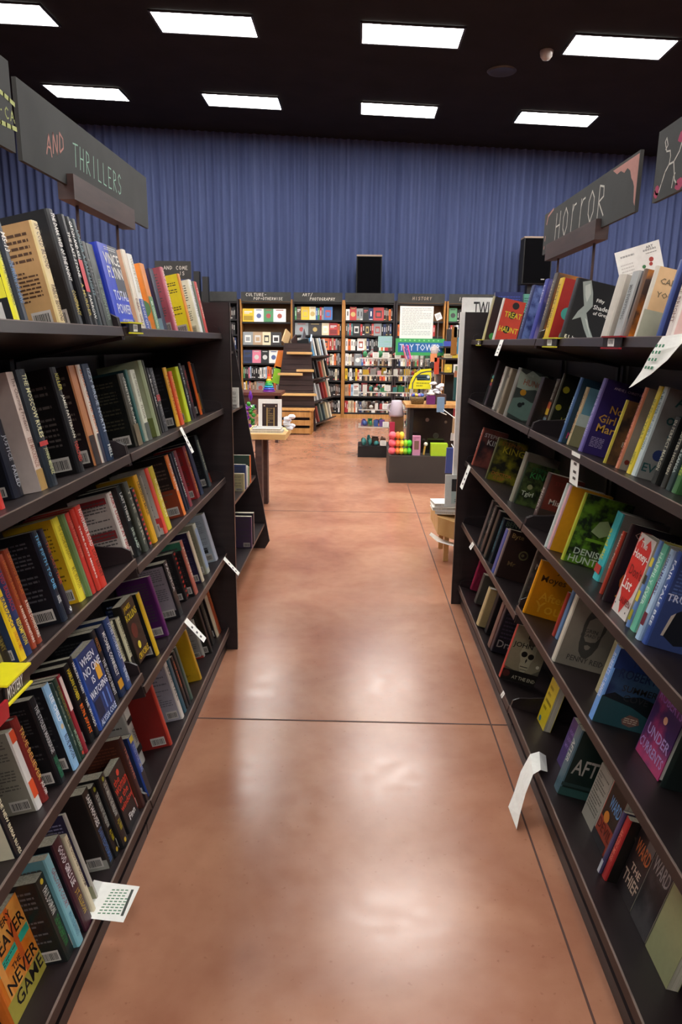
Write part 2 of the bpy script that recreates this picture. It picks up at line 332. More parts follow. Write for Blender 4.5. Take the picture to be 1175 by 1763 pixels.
def make_book(M, L, d, th, sc, fc, hard, label, face='back', st=(), sr=(), sd=(), ft=(), fr=(), bl=None, nb=0, nbl=0, nbar=0, artm=None, group=None, noover=0, name='book'):
    e=empty(name,None,label,'book',group,M=M)
    t=.0026 if hard else .0009; ov=.003 if hard else 0
    mb=MB(); ms=mat(sc,.38); mf=art(*artm) if artm else mat(fc,.36)
    bul=.004 if hard else .0005
    outer=[(d,0),(.006,0),(.001,-.0008)]+[(-bul*math.sin(math.pi*i/4),-th*i/4) for i in (1,2,3)]+[(.001,-th+.0008),(.006,-th),(d,-th)]
    inner=[(d,-t),(.006,-t),(t,-t-.0004)]+[(t-bul*math.sin(math.pi*i/4)*.5,-th*i/4) for i in (1,2,3)]+[(t,-th+t+.0004),(.006,-th+t),(d,-th+t)]
    n=len(outer); vs=[(x,y,z) for z in (0,L) for (x,y) in outer]+[(x,y,z) for z in (0,L) for (x,y) in inner]
    sp_faces=[];fa=[]
    for i in range(n-1):
        q=[(i,i+n,i+1+n,i+1),(2*n+i,2*n+i+1,3*n+i+1,3*n+i),(i+n,3*n+i,3*n+i+1,i+1+n),(i,i+1,2*n+i+1,2*n+i)]
        (sp_faces if 1<=i<=n-3 else fa).extend(q)
    for i in (0,n-1): fa.append((i,i+n,3*n+i,2*n+i))
    mb.add(vs,[f_ for f_ in fa],mf); mb.add(vs,sp_faces,ms)
    # spine plane
    o=-bul-.0002
    FS=frame((o,0,L),(0,0,-1),(0,-1,0))   # x runs down the spine, y across
    items=[]
    for n_,(a,b,c) in enumerate(sr): mb.add([((1-a)*L,th*.03,EPS*.5*(1+.3*n_)),((1-b)*L,th*.03,EPS*.5*(1+.3*n_)),((1-b)*L,th*.97,EPS*.5*(1+.3*n_)),((1-a)*L,th*.97,EPS*.5*(1+.3*n_))],[(0,1,2,3)],mat(c),FS)
    for (v,c) in sd: decor(mb,[('disc',1-v,.5,min(.05,th*.42/L)*1.55*L/th*.62,c)],FS,L,th)
    for (tx,c,v0,v1) in st:
        hgt=min(th*.62,.021); put_text(mb,tx,(v0-v1)*L,hgt,mat(c),FS@Matrix.Translation(((1-v0)*L,(th-hgt)/2,EPS*1.6)))
    # visible face
    if face=='front': F=frame((0,-th-.0003,0),(1,0,0),(0,0,1))
    else: F=frame((d,.0003,0),(-1,0,0),(0,0,1))
    its=list(fr)
    if face=='back':
        bc=bl or ('55524e' if lum(fc)>.35 else '3c3a3a')
        if not nb:
            if not nbl: its+= [('lines',.12,.62,.86,.92,random.choice((5,7,8)),bc),('lines',.12,.26,.86,.56,random.choice((6,8)),bc)]
            if not nbar: its.append(('barcode',.56,.04,.9,.17,'b4aca6'))
    its+= [('text',tx,a,b,hh,c) for (tx,c,a,b,hh) in ft]
    decor(mb,its,F,d,L)
    if face=='back' and 0: pass
    c_=mb.build('cover',e)
    p=MB(); p.box((t+.001,-t-.0003,ov),(d-.001-ov,-th+t+.0003,L-.0008-ov),PAGE2 if hard else PAGE); p.build('page_block',e)
    return e
def place(side,z,td,Y,s,L,d,th,fo,**k):
    P,inw,up=shelf_frame(side,z,td)
    P=P+up*.001
    tilt=Matrix.Rotation(R_(td)*side,4,'Y')
    if not fo:
        if side<0: pos=P+inw*s+Vector((0,Y,0)); R=Matrix.Rotation(math.pi,4,'Z')
        else: pos=P+inw*s+Vector((0,Y+th,0)); R=Matrix()
    else:
        if side<0: pos=P+inw*(s+th)+Vector((0,Y,0)); R=Matrix.Rotation(math.pi/2,4,'Z')
        else: pos=P+inw*(s+th)+Vector((0,Y+d,0)); R=Matrix.Rotation(-math.pi/2,4,'Z')
    M=Matrix.Translation(pos)@tilt@R
    return make_book(M,L,d,th,face='front' if (fo or side>0) else 'back',**k)
BK = [
('L1', 1.6, 1.41, 0.012, 0.0155, 0.172, 0.132, 0, 0, 'e6de2a', '17171a', 'black paperback with a yellow spine strip', {'st': [('SILVANO  THE ORIGINALS', '555520', 0.95, 0.2)], 'fr': [('rect', 0, 0.3, 0.95, 0.52, 'd8cf30'), ('rect', 0.45, 0.03, 0.85, 0.26, 'b9b5b0')], 'nb': 1}),
('L1', 1.6, 1.432, 0.012, 0.0292, 0.2033, 0.15, 0, 1, '232a38', '1b1f28', 'navy hardback with white and blue spine title', {'st': [('MS-13', 'e8e6df', 0.86, 0.68), ('THE MAKING OF A GANG', '4a78a8', 0.6, 0.2)]}),
('L1', 1.6, 1.614, 0.012, 0.0327, 0.2261, 0.132, 0, 0, 'dcc48a', 'b08a5c', 'tan paperback with printed back cover and barcode', {'st': [('IN COLD BLOOD', '5a3c20', 0.97, 0.55), ('PABLO EDITIONS', '5a3c20', 0.4, 0.05)], 'bl': '4a2f1a'}),
('L1', 1.6, 1.718, 0.012, 0.0327, 0.268, 0.17, 0, 1, '1b1b20', '1a1b1e', 'tall black hardback with dotted white spine title', {'st': [('THE DARK WEB OF THE NIGHT', 'e8e6df', 0.97, 0.4), ('CONSPIRACY', 'b5a030', 0.32, 0.1)], 'bl': '3a3a38'}),
('L1', 1.6, 1.79, 0.012, 0.0258, 0.268, 0.15, 0, 1, '1e1e24', '141418', 'black hardback with small white and gold title', {'st': [('THE LAST STONE', 'e8e6df', 0.85, 0.45), ('A MURDER', 'b5a030', 0.4, 0.1)], 'bl': '333333'}),
('L1', 1.6, 1.822, 0.012, 0.0275, 0.268, 0.15, 0, 1, '131318', '101014', 'black hardback with red spine band', {'st': [('CATCH AND KILL', 'e8e6df', 0.96, 0.62), ('FARROW', 'e8e6df', 0.3, 0.08)], 'sr': [(0.62, 0.33, 'c82432')]}),
('L1', 1.6, 1.856, 0.012, 0.0292, 0.268, 0.15, 0, 1, '1c2a30', '12181c', 'dark teal hardback', {'st': [('UNDER A PALE LIGHT', '5f7f85', 0.9, 0.3)]}),
('L1', 1.6, 1.896, 0.012, 0.0258, 0.2205, 0.132, 0, 0, '16171a', '0f0f12', 'short black paperback behind shelf bracket', {'st': [('NIGHT', '666666', 0.8, 0.3)]}),
('L1', 1.6, 1.924, 0.012, 0.048, 0.2197, 0.132, 0, 0, '2a332e', '151a18', 'dark green mottled paperback', {'st': [('THE GREEN RIVER', '8a9a88', 0.6, 0.1)]}),
('L1', 1.6, 2.012, 0.012, 0.03, 0.235, 0.155, 1, 0, '2038b8', '2440c8', 'blue face-out hardback with large white title', {'ft': [('VINCE', 'e8e6df', 0.16, 0.77, 0.17), ('FLYNN', 'e8e6df', 0.2, 0.61, 0.17), ('TOTAL', 'd8dcf0', 0.2, 0.35, 0.15), ('POWER', 'd8dcf0', 0.2, 0.19, 0.15), ('A MITCH RAPP NOVEL', 'e8e6df', 0.3, 0.1, 0.035), ('BY KYLE MILLS', 'e8e6df', 0.4, 0.05, 0.035)], 'fr': [('rect', 0.5, 0.4, 1, 1, '3c3c48'), ('lines', 0.3, 0.93, 0.9, 0.98, 2, 'c8c8c8')]}),
('L1', 1.6, 2.228, 0.012, 0.0344, 0.2414, 0.132, 0, 0, 'e2d6c4', 'e0b090', 'cream paperback with rust lower spine', {'st': [('DEAD GIRLS', '805040', 0.4, 0.05)]}),
('L1', 1.6, 2.272, 0.012, 0.048, 0.2344, 0.132, 0, 0, 'eceae4', 'e8e6e0', 'white paperback with blue lower spine', {'st': [('WHITE NOISE', 'b8a880', 0.95, 0.5), ('THE LOST CITY', 'e8e6df', 0.42, 0.03)], 'sr': [(0.42, 0.0, '2c48a0')]}),
('L1', 1.6, 2.386, 0.012, 0.048, 0.2181, 0.132, 0, 0, 'e08a3a', 'ef8a2c', 'bright orange paperback with green shape', {'st': [('MR CONVICTION', 'd8e0d0', 0.45, 0.05)], 'sr': [(0.52, 0, '5f8a5c')], 'bl': '8a4a18', 'fr': [('disc', 0.95, 0.35, 0.22, '5f8a5c')]}),
('L1', 1.6, 2.486, 0.012, 0.048, 0.2117, 0.132, 0, 0, '1a2038', '24305c', 'navy paperback with pale blue lower cover', {'bl': '8090b0', 'fr': [('rect', 0, 0, 1, 0.22, '7fa8c0')]}),
('L1', 1.6, 2.646, 0.012, 0.0361, 0.2324, 0.132, 0, 0, 'c86a78', 'a8505a', 'pink dotted slim spine', {'st': [('SAY NOTHING AT ALL', 'f0e0d0', 0.95, 0.1)]}),
('L1', 1.6, 2.894, 0.012, 0.0327, 0.2319, 0.132, 0, 0, 'd88a20', 'e6d31c', 'yellow paperback with dense black back text', {'bl': '30300a'}),
('L1', 1.6, 3.066, 0.012, 0.048, 0.2242, 0.132, 0, 0, 'eceae6', 'e4e0da', 'white paperback with small red block', {'bl': '555555', 'fr': [('rect', 0.55, 0.12, 0.9, 0.17, 'a02030')], 'st': [('MINDHUNTER', '888888', 0.9, 0.3)]}),
('L1', 1.6, 3.14, 0.012, 0.0241, 0.223, 0.132, 0, 0, '6a7060', '6a7060', 'thin grey green paperback', {}),
('L1', 1.6, 3.172, 0.012, 0.048, 0.2247, 0.132, 0, 0, 'c84038', 'b83830', 'red slim paperback at shelf end', {'st': [('TRUE CRIME', 'f0d0c0', 0.9, 0.3)]}),
('L2', 1.25, 1.3455, 0.0499, 0.0193, 0.172, 0.132, 0, 0, 'c8342c', '1a1418', 'black paperback with red lower spine at frame edge', {}),
('L2', 1.25, 1.4858, 0.0902, 0.0432, 0.172, 0.15, 0, 1, '1f2230', '15161c', 'thick dark blue hardback with spaced white title', {'st': [('JUSTICE  FAILED', 'cfd2da', 0.8, 0.12)]}),
('L2', 1.25, 1.5302, 0.051, 0.0335, 0.2651, 0.132, 0, 0, 'd8c4b8', '3c1c3c', 'purple paperback with pale pink torn-edge spine', {'st': [('The Charming Predator', '7a5a50', 0.95, 0.5), ('LEE MACKENZIE', 'a07060', 0.45, 0.2)], 'sr': [(0.18, 0, 'a8844a')], 'fr': [('rect', 0.6, 0, 1, 1, 'a89a94')], 'nb': 1}),
('L2', 1.25, 1.5649, 0.0454, 0.0446, 0.268, 0.15, 0, 1, '16202a', '10161c', 'black hardback with heavy pale yellow spine title', {'st': [('THE MOSCOW RULES', 'e8e6b0', 0.96, 0.42), ('JONNA MENDEZ', 'c8c890', 0.33, 0.1)], 'sr': [(0.39, 0.35, 'b02828')]}),
('L2', 1.25, 1.7634, 0.055, 0.0349, 0.268, 0.165, 0, 1, '17161a', '120f10', 'large black hardback with barcode, pale title', {'st': [('KILLER', 'b8b040', 0.94, 0.78), ('JAMES PATTERSON', 'e4e2d0', 0.74, 0.33), ('TORCHED', 'c04030', 0.3, 0.1)], 'bl': '4c4442'}),
('L2', 1.25, 1.8312, 0.0912, 0.0301, 0.264, 0.132, 0, 0, '120f12', '100e10', 'black paperback with bright red vertical title', {'st': [('JAMES PATTERSON', 'd42820', 0.78, 0.22), ('FILTHY RICH', 'e8e6df', 0.19, 0.08)]}),
('L2', 1.25, 1.8625, 0.0479, 0.039, 0.268, 0.132, 0, 0, 'b87a50', '1a1214', 'dark book with coppery orange spine', {'bl': '5a5048', 'st': [('TORSO', '3a2018', 0.3, 0.1)], 'sr': [(0.3, 0, '281c20')]}),
('L2', 1.25, 1.9027, 0.0403, 0.0201, 0.268, 0.132, 0, 0, 'e8ddd0', 'a06040', 'narrow white spine with orange lettering', {'st': [('MARK OF THE BEAST', 'c07040', 0.95, 0.3)], 'sr': [(0.3, 0, '383240')]}),
('L2', 1.25, 1.924, 0.0362, 0.048, 0.268, 0.15, 0, 1, '24344e', '1c2838', 'slate blue hardback with white title', {'st': [('IZZY BIRDIE NORTH', 'b8c4d4', 0.95, 0.3), ('HELL', 'e8e6df', 0.16, 0.03)]}),
('L2', 1.25, 2.2257, 0.0469, 0.048, 0.2313, 0.165, 0, 1, '4a463c', '10120f', 'black hardback with silver spine capitals', {'st': [('CEMETERY ROAD', 'c8c6b8', 0.95, 0.3)], 'bl': '3c382c', 'sr': [(0.3, 0, '6a5a40')]}),
('L2', 1.25, 2.3433, 0.0619, 0.023, 0.2425, 0.132, 0, 0, '2c5c58', '1c3c40', 'slim dark teal paperback', {}),
('L2', 1.25, 2.3675, 0.0535, 0.048, 0.2394, 0.132, 0, 0, 'd4d4c0', 'c8c8b4', 'off-white paperback with grey serif title', {'st': [('THE THOUSANDTH', '6a6a50', 0.95, 0.55), ('FLOOR', '6a6a50', 0.5, 0.3)], 'sr': [(0.25, 0, '4a5048')]}),
('L2', 1.25, 2.4803, 0.0546, 0.0393, 0.268, 0.15, 0, 1, '8c9470', '9aa084', 'tall pale sage hardback, darker green foot', {'fr': [('rect', 0, 0, 1, 0.25, '5c6430')], 'nb': 1}),
('L2', 1.25, 2.5465, 0.0598, 0.0185, 0.268, 0.132, 0, 0, '3a3a28', '202018', 'thin olive black paperback', {}),
('L2', 1.25, 2.6075, 0.0698, 0.0246, 0.2417, 0.132, 0, 0, '16161a', '121214', 'black paperback with white slim title', {'st': [('A BLOOD ARIA', 'e8e6df', 0.9, 0.4)]}),
('L2', 1.25, 2.6384, 0.0695, 0.048, 0.239, 0.132, 0, 0, '2a2a2e', '17171a', 'charcoal paperback with red dash', {'st': [('WITHOUT MERCY', '9a9a9a', 0.95, 0.1)], 'sr': [(0.58, 0.48, 'c03030')]}),
('L2', 1.25, 2.7854, 0.0567, 0.0401, 0.2335, 0.132, 0, 0, 'd8a020', '101012', 'black-faced paperback with golden spine', {'bl': '35353a', 'st': [('THE CHAIN', 'a05010', 0.9, 0.2)]}),
('L2', 1.25, 2.8267, 0.0502, 0.0444, 0.2155, 0.132, 0, 0, 'd04a20', 'c04018', 'orange red paperback', {'st': [('DEAD OF NIGHT', 'f0c040', 0.9, 0.2)]}),
('L2', 1.25, 2.959, 0.0547, 0.048, 0.2305, 0.132, 0, 0, 'c0d020', 'a8b818', 'lime green paperback', {'bl': '4a5010'}),
('L2', 1.25, 3.0378, 0.0575, 0.0329, 0.2425, 0.132, 0, 0, '1c2026', '101216', 'black paperback with thin white line', {'st': [('THE GRIP', 'c0c0c0', 0.95, 0.2)]}),
('L2', 1.25, 3.1178, 0.0659, 0.048, 0.2329, 0.132, 0, 0, '2a1416', '140e10', 'black paperback with red pattern', {'st': [('RED RED ROSE', 'c03030', 0.9, 0.3)]}),
('L2', 1.25, 3.3009, 0.0768, 0.0337, 0.2469, 0.132, 0, 0, 'd86020', '141012', 'black-faced paperback with orange edge', {}),
('L2', 1.25, 3.3375, 0.0729, 0.0414, 0.2364, 0.132, 0, 0, '22242a', 'a8a49c', 'grey and gold covered paperback', {'fr': [('rect', 0, 0.1, 1, 0.42, '8a7020'), ('rect', 0, 0.42, 1, 0.5, '101010')], 'nb': 1}),
('L2', 1.25, 3.3801, 0.0896, 0.0349, 0.2399, 0.132, 0, 0, 'c8c0a0', 'b0a888', 'cream slim spine at shelf end', {}),
('L3A', 0.94, 1.2763, 0.0358, 0.0272, 0.172, 0.132, 0, 0, '2a2418', '1c1a14', 'dark brown paperback with mustard block, at frame edge', {'st': [('W. H. ARMY', '7a6a30', 0.6, 0.2)], 'fr': [('rect', 0.5, 0.02, 1, 0.25, 'a89a60')], 'nb': 1}),
('L3A', 0.94, 1.3047, 0.0166, 0.0211, 0.172, 0.132, 0, 0, 'e8c420', '22304c', 'bright yellow spine with navy name', {'st': [('BALDACCI', '22306c', 0.8, 0.42), ('LONG ROAD TO MERCY', 'c05a20', 0.36, 0.12)]}),
('L3A', 0.94, 1.327, 0.0168, 0.025, 0.1998, 0.132, 0, 0, '24305c', '1a2038', 'navy paperback with red name and yellow title', {'st': [('DAVID BALDACCI', 'b03040', 0.95, 0.5), ('REDEMPTION', 'e0c83a', 0.4, 0.12)]}),
('L3A', 0.94, 1.3661, 0.0207, 0.0154, 0.2117, 0.132, 0, 0, '9a4028', '84341f', 'rust paperback nearer of the twin pair', {'st': [('LINWOOD BARCLAY', 'c8702c', 0.93, 0.52), ('A NOISE DOWNSTAIRS', 'e8e0d0', 0.46, 0.06)]}),
('L3A', 0.94, 1.393, 0.0226, 0.0198, 0.2153, 0.132, 0, 0, '8c3a24', '84341f', 'rust paperback farther of the twin pair', {'st': [('LINWOOD BARCLAY', 'c8702c', 0.95, 0.52), ('A NOISE DOWNSTAIRS', 'e8e0d0', 0.46, 0.06)]}),
('L3A', 0.94, 1.5128, 0.0159, 0.0234, 0.2206, 0.16, 0, 0, '1a2232', '12141a', 'large black paperback with pale blue vertical title', {'st': [('THE FIFTH TO DIE', '6ab4e0', 0.96, 0.36), ('A NOVEL', 'd8d8d8', 0.28, 0.2)], 'bl': '4a4a50'}),
('L3A', 0.94, 1.566, 0.0252, 0.0189, 0.2134, 0.132, 0, 0, '2a2430', '1c1a20', 'dark paperback with orange brown lettering', {'st': [('THE LAST TIME', 'b0502c', 0.85, 0.35), ('9', 'e0e0e0', 0.08, 0.02)]}),
('L3A', 0.94, 1.6522, 0.03, 0.0325, 0.2193, 0.132, 0, 0, 'e8d43c', 'c0961a', 'yellow paperback with printed back and barcode', {'st': [('THE QUICHE OF DEATH', 'a08a28', 0.9, 0.5), ('M.C. BEATON', 'a08a28', 0.4, 0.15)], 'bl': '6a5210'}),
('L3A', 0.94, 1.6859, 0.017, 0.0097, 0.2198, 0.132, 0, 0, '6a8458', '5a7448', 'thin sage green paperback', {}),
('L3A', 0.94, 1.6968, 0.0152, 0.0219, 0.218, 0.132, 0, 0, 'b8352c', 'a03028', 'dull red paperback beside green one', {'st': [('HER PERFECT WIFE', 'd87a68', 0.9, 0.45)]}),
('L3A', 0.94, 1.7199, 0.0078, 0.0152, 0.2216, 0.132, 0, 0, 'c03a2c', '8a2a22', 'slim red paperback with white slanted title', {'st': [('THREE DAYS MISSING', 'e8e6df', 0.8, 0.15)]}),
('L3A', 0.94, 1.7363, 0.004, 0.0327, 0.2245, 0.132, 0, 0, 'c8382a', 'b03226', 'red paperback with bold white top lettering', {'st': [('NOVEMBER ROAD', 'e8e6df', 0.95, 0.5), ('LOU BERNEY', '5a1a14', 0.46, 0.12)]}),
('L3B', 0.912, 2.0981, 0.0517, 0.0343, 0.2224, 0.132, 0, 0, 'e8e0d8', 'b8aca4', 'white paperback with dark red bands', {'st': [('FAIRY LIGHTS AT NIGHT', 'b03030', 0.97, 0.05)], 'bl': '5a5454', 'fr': [('rect', 0, 0.86, 0.9, 0.95, '8a2a2e'), ('rect', 0, 0.36, 0.9, 0.48, '8a2a2e')], 'nbar': 1}),
('L3B', 0.912, 2.1336, 0.0342, 0.0375, 0.2305, 0.132, 0, 0, '15181a', '121214', 'black paperback with white condensed title', {'st': [('LAST THING', 'e8e6df', 0.9, 0.5), ('SHE SAID', 'c0d0c0', 0.4, 0.1)]}),
('L3B', 0.912, 2.1723, 0.0215, 0.0372, 0.2329, 0.132, 0, 0, '3c4038', '26281f', 'grey green narrow paperback', {'st': [('THE GIRL', 'b0b0a0', 0.9, 0.1)]}),
('L3B', 0.912, 2.2107, 0.0193, 0.031, 0.2049, 0.132, 0, 0, '1a1618', '141214', 'black paperback with red stitched dots', {'st': [('- - - - - - - - - - - -', 'c03a30', 0.97, 0.05)]}),
('L3B', 0.912, 2.276, 0.0205, 0.0344, 0.2366, 0.132, 0, 0, 'd8a020', 'b88a14', 'golden yellow paperback with barcode', {'st': [('LEAVING MINA', '6a4a10', 0.9, 0.4)], 'bl': '6a4a0a'}),
('L3B', 0.912, 2.3603, 0.0305, 0.0169, 0.2234, 0.132, 0, 0, '8a8478', '8a8478', 'thin grey paperback', {}),
('L3B', 0.912, 2.3902, 0.0144, 0.0308, 0.2388, 0.132, 0, 0, 'd04434', 'a8a29c', 'grey-faced paperback with scarlet spine', {'fr': [('rect', 0.6, 0.1, 1, 0.25, 'b03030')], 'bl': '6a6864'}),
('L3B', 0.912, 2.437, 0.0158, 0.0439, 0.2354, 0.132, 0, 0, 'd0b830', '7a6a30', 'mustard spine with dotted title', {'st': [('MURDER GLAM', 'f0e8c0', 0.8, 0.2)]}),
('L3B', 0.912, 2.6572, 0.0148, 0.0385, 0.243, 0.132, 0, 0, 'e07830', '20161a', 'dark cover fading to burnt orange foot', {'st': [('NICK PETRIE', 'e8e6df', 0.85, 0.4)], 'fr': [('rect', 0, 0, 1, 0.45, '7a3018')], 'bl': '5a4840'}),
('L3B', 0.912, 2.7511, 0.0255, 0.0232, 0.2365, 0.132, 0, 0, '1c2030', '181c28', 'slim navy paperback', {}),
('L3B', 0.912, 2.7755, 0.0226, 0.0246, 0.2399, 0.132, 0, 0, '14182a', '141828', 'midnight blue paperback with white title', {'st': [('THE NIGHT AGENT', 'e8e6df', 0.9, 0.2)]}),
('L3B', 0.912, 2.8178, 0.0258, 0.038, 0.2368, 0.132, 0, 0, '7a2430', '2a1c30', 'plum paperback with pink edge', {}),
('L3B', 0.912, 2.9952, 0.0357, 0.048, 0.2327, 0.132, 0, 0, '7a1c1c', '8c2020', 'deep crimson paperback', {'st': [('JACK REACHER', 'd8a030', 0.9, 0.1)]}),
('L3B', 0.912, 3.0624, 0.0337, 0.0479, 0.2392, 0.132, 0, 0, '16203a', '121624', 'black paperback with blue stripe', {}),
('L3B', 0.912, 3.2518, 0.0369, 0.048, 0.248, 0.132, 0, 0, '2a3438', '12151a', 'black paperback with cream capitals near end', {'st': [('BENEATH THE DEEP', 'd0d0b8', 0.9, 0.3)]}),
('L3B', 0.912, 3.367, 0.0615, 0.048, 0.2318, 0.132, 0, 0, '201c20', '16161a', 'dark paperback against the end panel', {'sr': [(0.2, 0, 'a03a20')]}),
('L4A', 0.575, 1.184, 0.004, 0.0155, 0.172, 0.14, 0, 1, '16161a', 'b8b098', 'cream and black hardback with large serif spine title', {'st': [('THE NEW IBERIA BLUES', 'd8d0b0', 0.75, 0.03)], 'fr': [('rect', 0, 0.35, 0.8, 1, '1a1a1e'), ('disc', 0.9, 0.6, 0.06, 'c03030')], 'nb': 1}),
('L4A', 0.575, 1.3393, 0.0324, 0.0213, 0.1932, 0.132, 0, 0, 'd8d4d0', '7a7468', 'grey-faced paperback with orange and white spine', {'sr': [(0.99, 0.85, 'd04a24'), (0.36, 0.15, 'd85028')], 'bl': '4a4640'}),
('L4A', 0.575, 1.3648, 0.0309, 0.0234, 0.2078, 0.15, 0, 1, '7a2420', '5a1c1a', 'dark red hardback with tan vertical title', {'st': [('TRUE BELIEVER', 'c89a50', 0.88, 0.25), ('JACK CARR', 'e8e0d8', 0.22, 0.06)]}),
('L4A', 0.575, 1.4263, 0.016, 0.0256, 0.2197, 0.132, 0, 0, '17171b', '141416', 'black paperback with fine white spaced title', {'st': [('THE STOLEN MARRIAGE', 'b8b8b8', 0.9, 0.35), ('DIANE CHAMBERLAIN', '2a7a58', 0.3, 0.06)], 'bl': '3c3a3c'}),
('L4A', 0.575, 1.478, 0.004, 0.0258, 0.2232, 0.132, 0, 0, '8ab4d8', '18181c', 'pale blue spine with moon on black book', {'st': [('LEE CHILD', 'f0f4f8', 0.88, 0.56), ('BLUE MOON', '1a2a50', 0.4, 0.12)], 'sd': [(0.5, 'c8b088')], 'bl': '3a3a3c'}),
('L4A', 0.575, 1.512, 0.004, 0.0086, 0.2135, 0.132, 0, 0, '28403c', '1a2a28', 'thin bottle green paperback', {'st': [('SECRETS', '8a9a90', 0.9, 0.2)]}),
('L4A', 0.575, 1.524, 0.004, 0.0189, 0.2162, 0.132, 0, 0, '24382e', '1a2620', 'dark green paperback with red dot', {'st': [('MURDERS', '90a890', 0.35, 0.1), ('DEBORAH', '7a6a30', 0.9, 0.5)], 'sd': [(0.06, 'c84030')]}),
('L4A', 0.575, 1.548, 0.004, 0.0155, 0.2143, 0.132, 0, 0, '8a2430', '6a1c28', 'maroon spine, cream upper half', {'sr': [(0.97, 0.55, 'd8c0b8')]}),
('L4A', 0.575, 1.5965, 0.0085, 0.0271, 0.2169, 0.132, 0, 0, '121214', '0f0f12', 'black paperback with yellow and orange lettering', {'st': [('HARLAN COBEN', 'd8c030', 0.93, 0.55), ('RUN AWAY', 'e86a20', 0.48, 0.1)]}),
('L4A', 0.575, 1.6248, 0.004, 0.0189, 0.2243, 0.132, 0, 0, '121218', '101014', 'black paperback with slim white title', {'st': [('HARLAN COBEN', 'dcdcdc', 0.93, 0.55), ('THE WOODS', 'dcdcdc', 0.48, 0.12)]}),
('L4A', 0.575, 1.656, 0.004, 0.03, 0.21, 0.124, 1, 0, '2a4a9c', '24386c', 'blue face-out paperback with townhouse and lit window', {'ft': [('WHEN', 'd8dce8', 0.08, 0.83, 0.12), ('NO ONE', 'd8dce8', 0.06, 0.68, 0.14), ('IS', 'd8dce8', 0.32, 0.55, 0.12), ('WATCHING', 'e0e4f0', 0.02, 0.4, 0.12), ('ALYSSA COLE', 'd0d8f0', 0.08, 0.03, 0.1)], 'fr': [('rect', 0.62, 0.52, 0.86, 0.74, 'd8a030'), ('rect', 0.1, 0.12, 0.42, 0.36, '16203c'), ('rect', 0.55, 0.14, 0.62, 0.36, '5a78c0'), ('rect', 0.78, 0.14, 0.85, 0.36, '5a78c0')], 'st': [('WHEN NO ONE IS WATCHING', 'b0c0e8', 0.95, 0.1)]}),
('L4A', 0.575, 1.8009, 0.0148, 0.0285, 0.2226, 0.132, 0, 0, '1a1a1e', '121216', 'black paperback behind the blue face-out cover', {'st': [('WALTER', 'a86a20', 0.9, 0.7), ('THE GOOD NIGHT', 'c0c0c0', 0.6, 0.1)], 'bl': '3a3a3a'}),
('L4A', 0.575, 1.8382, 0.0089, 0.0343, 0.2186, 0.132, 0, 0, '1c2848', '141c30', 'dark navy paperback with white name', {'st': [('MICHAEL CONNELLY', 'e8e6df', 0.9, 0.28)], 'sr': [(0.22, 0.1, 'c08a20')]}),
('L4A', 0.575, 1.88, 0.004, 0.0327, 0.2247, 0.132, 0, 0, '2c4478', '1c2c50', 'blue paperback with white name', {'st': [('JOHN CONNOLLY', 'dce4f0', 0.93, 0.4), ('THE WRATH', 'dce4f0', 0.3, 0.1)]}),
('L4A', 0.575, 2.0093, 0.0506, 0.023, 0.172, 0.132, 0, 0, 'cdc8a8', '262420', 'cream boxed spine, nearer twin', {'st': [('I SHOT DOWN', '3a3a30', 0.95, 0.3)], 'sr': [(0.22, 0, '2a2624')]}),
('L4A', 0.575, 2.0335, 0.0375, 0.0235, 0.172, 0.132, 0, 0, 'cdc8a8', '262420', 'cream boxed spine, farther twin', {'st': [('I SHOT DOWN', '3a3a30', 0.95, 0.3)], 'sr': [(0.22, 0, '2a2624')]}),
('L4A', 0.575, 2.0582, 0.0257, 0.03, 0.2, 0.1112, 1, 0, '16140f', '1c1410', 'face-out black cover with yellow capitals, round seal', {'ft': [('JAMES', 'd0b020', 0.1, 0.84, 0.13), ('ROLLINS', 'd8c028', 0.06, 0.7, 0.15), ('CRUCIBLE', 'd0b020', 0.1, 0.04, 0.13)], 'fr': [('disc', 0.42, 0.25, 0.1, 'd8c83c'), ('disc', 0.4, 0.5, 0.2, '5a2018')]}),
('L4B', 0.522, 2.2353, 0.0201, 0.0247, 0.2302, 0.132, 0, 0, 'd0a820', '15161c', 'dark book with blue text block and barcode', {'fr': [('rect', 0.05, 0.35, 0.6, 0.85, '2c3c68')], 'bl': '7a8aa8'}),
('L4B', 0.522, 2.4113, 0.0315, 0.0213, 0.2356, 0.132, 0, 0, '5a1c5c', '42184a', 'thin purple paperback', {}),
('L4B', 0.522, 2.5933, 0.0298, 0.048, 0.2274, 0.15, 0, 0, '141418', '8a8088', 'black-bordered grey-faced book with barcode', {'bl': '5a545c', 'st': [('PACIFICA', 'd8d8d8', 0.95, 0.45)], 'fr': [('frame', 0, 0, 1, 1, 0.05, '17161a'), ('rect', 0, 0, 1, 0.14, '17161a')]}),
('L4B', 0.522, 2.7896, 0.0511, 0.048, 0.2121, 0.132, 0, 0, '1a1416', '141214', 'black paperback with red dotted spine edge', {'st': [('- - - - - - - - - -', 'b83a30', 0.97, 0.05)]}),
('L4B', 0.522, 2.8388, 0.0218, 0.0409, 0.241, 0.132, 0, 0, 'a85848', '141416', 'black book with green top band', {'fr': [('rect', 0, 0.85, 1, 1, '2c6a50')], 'bl': '40383c', 'st': [('JUDGE', 'e0d0c0', 0.9, 0.3)]}),
('L4B', 0.522, 3.0102, 0.0303, 0.0342, 0.2374, 0.132, 0, 0, 'c8b8a0', '241c38', 'indigo-faced paperback with cream spine', {'bl': '4a4060'}),
('L4B', 0.522, 3.1294, 0.0324, 0.048, 0.2422, 0.132, 0, 0, 'b0b0a0', '8a8670', 'khaki grey paperback', {'bl': '6a664e', 'sr': [(0.9, 0.1, '90a0b8')]}),
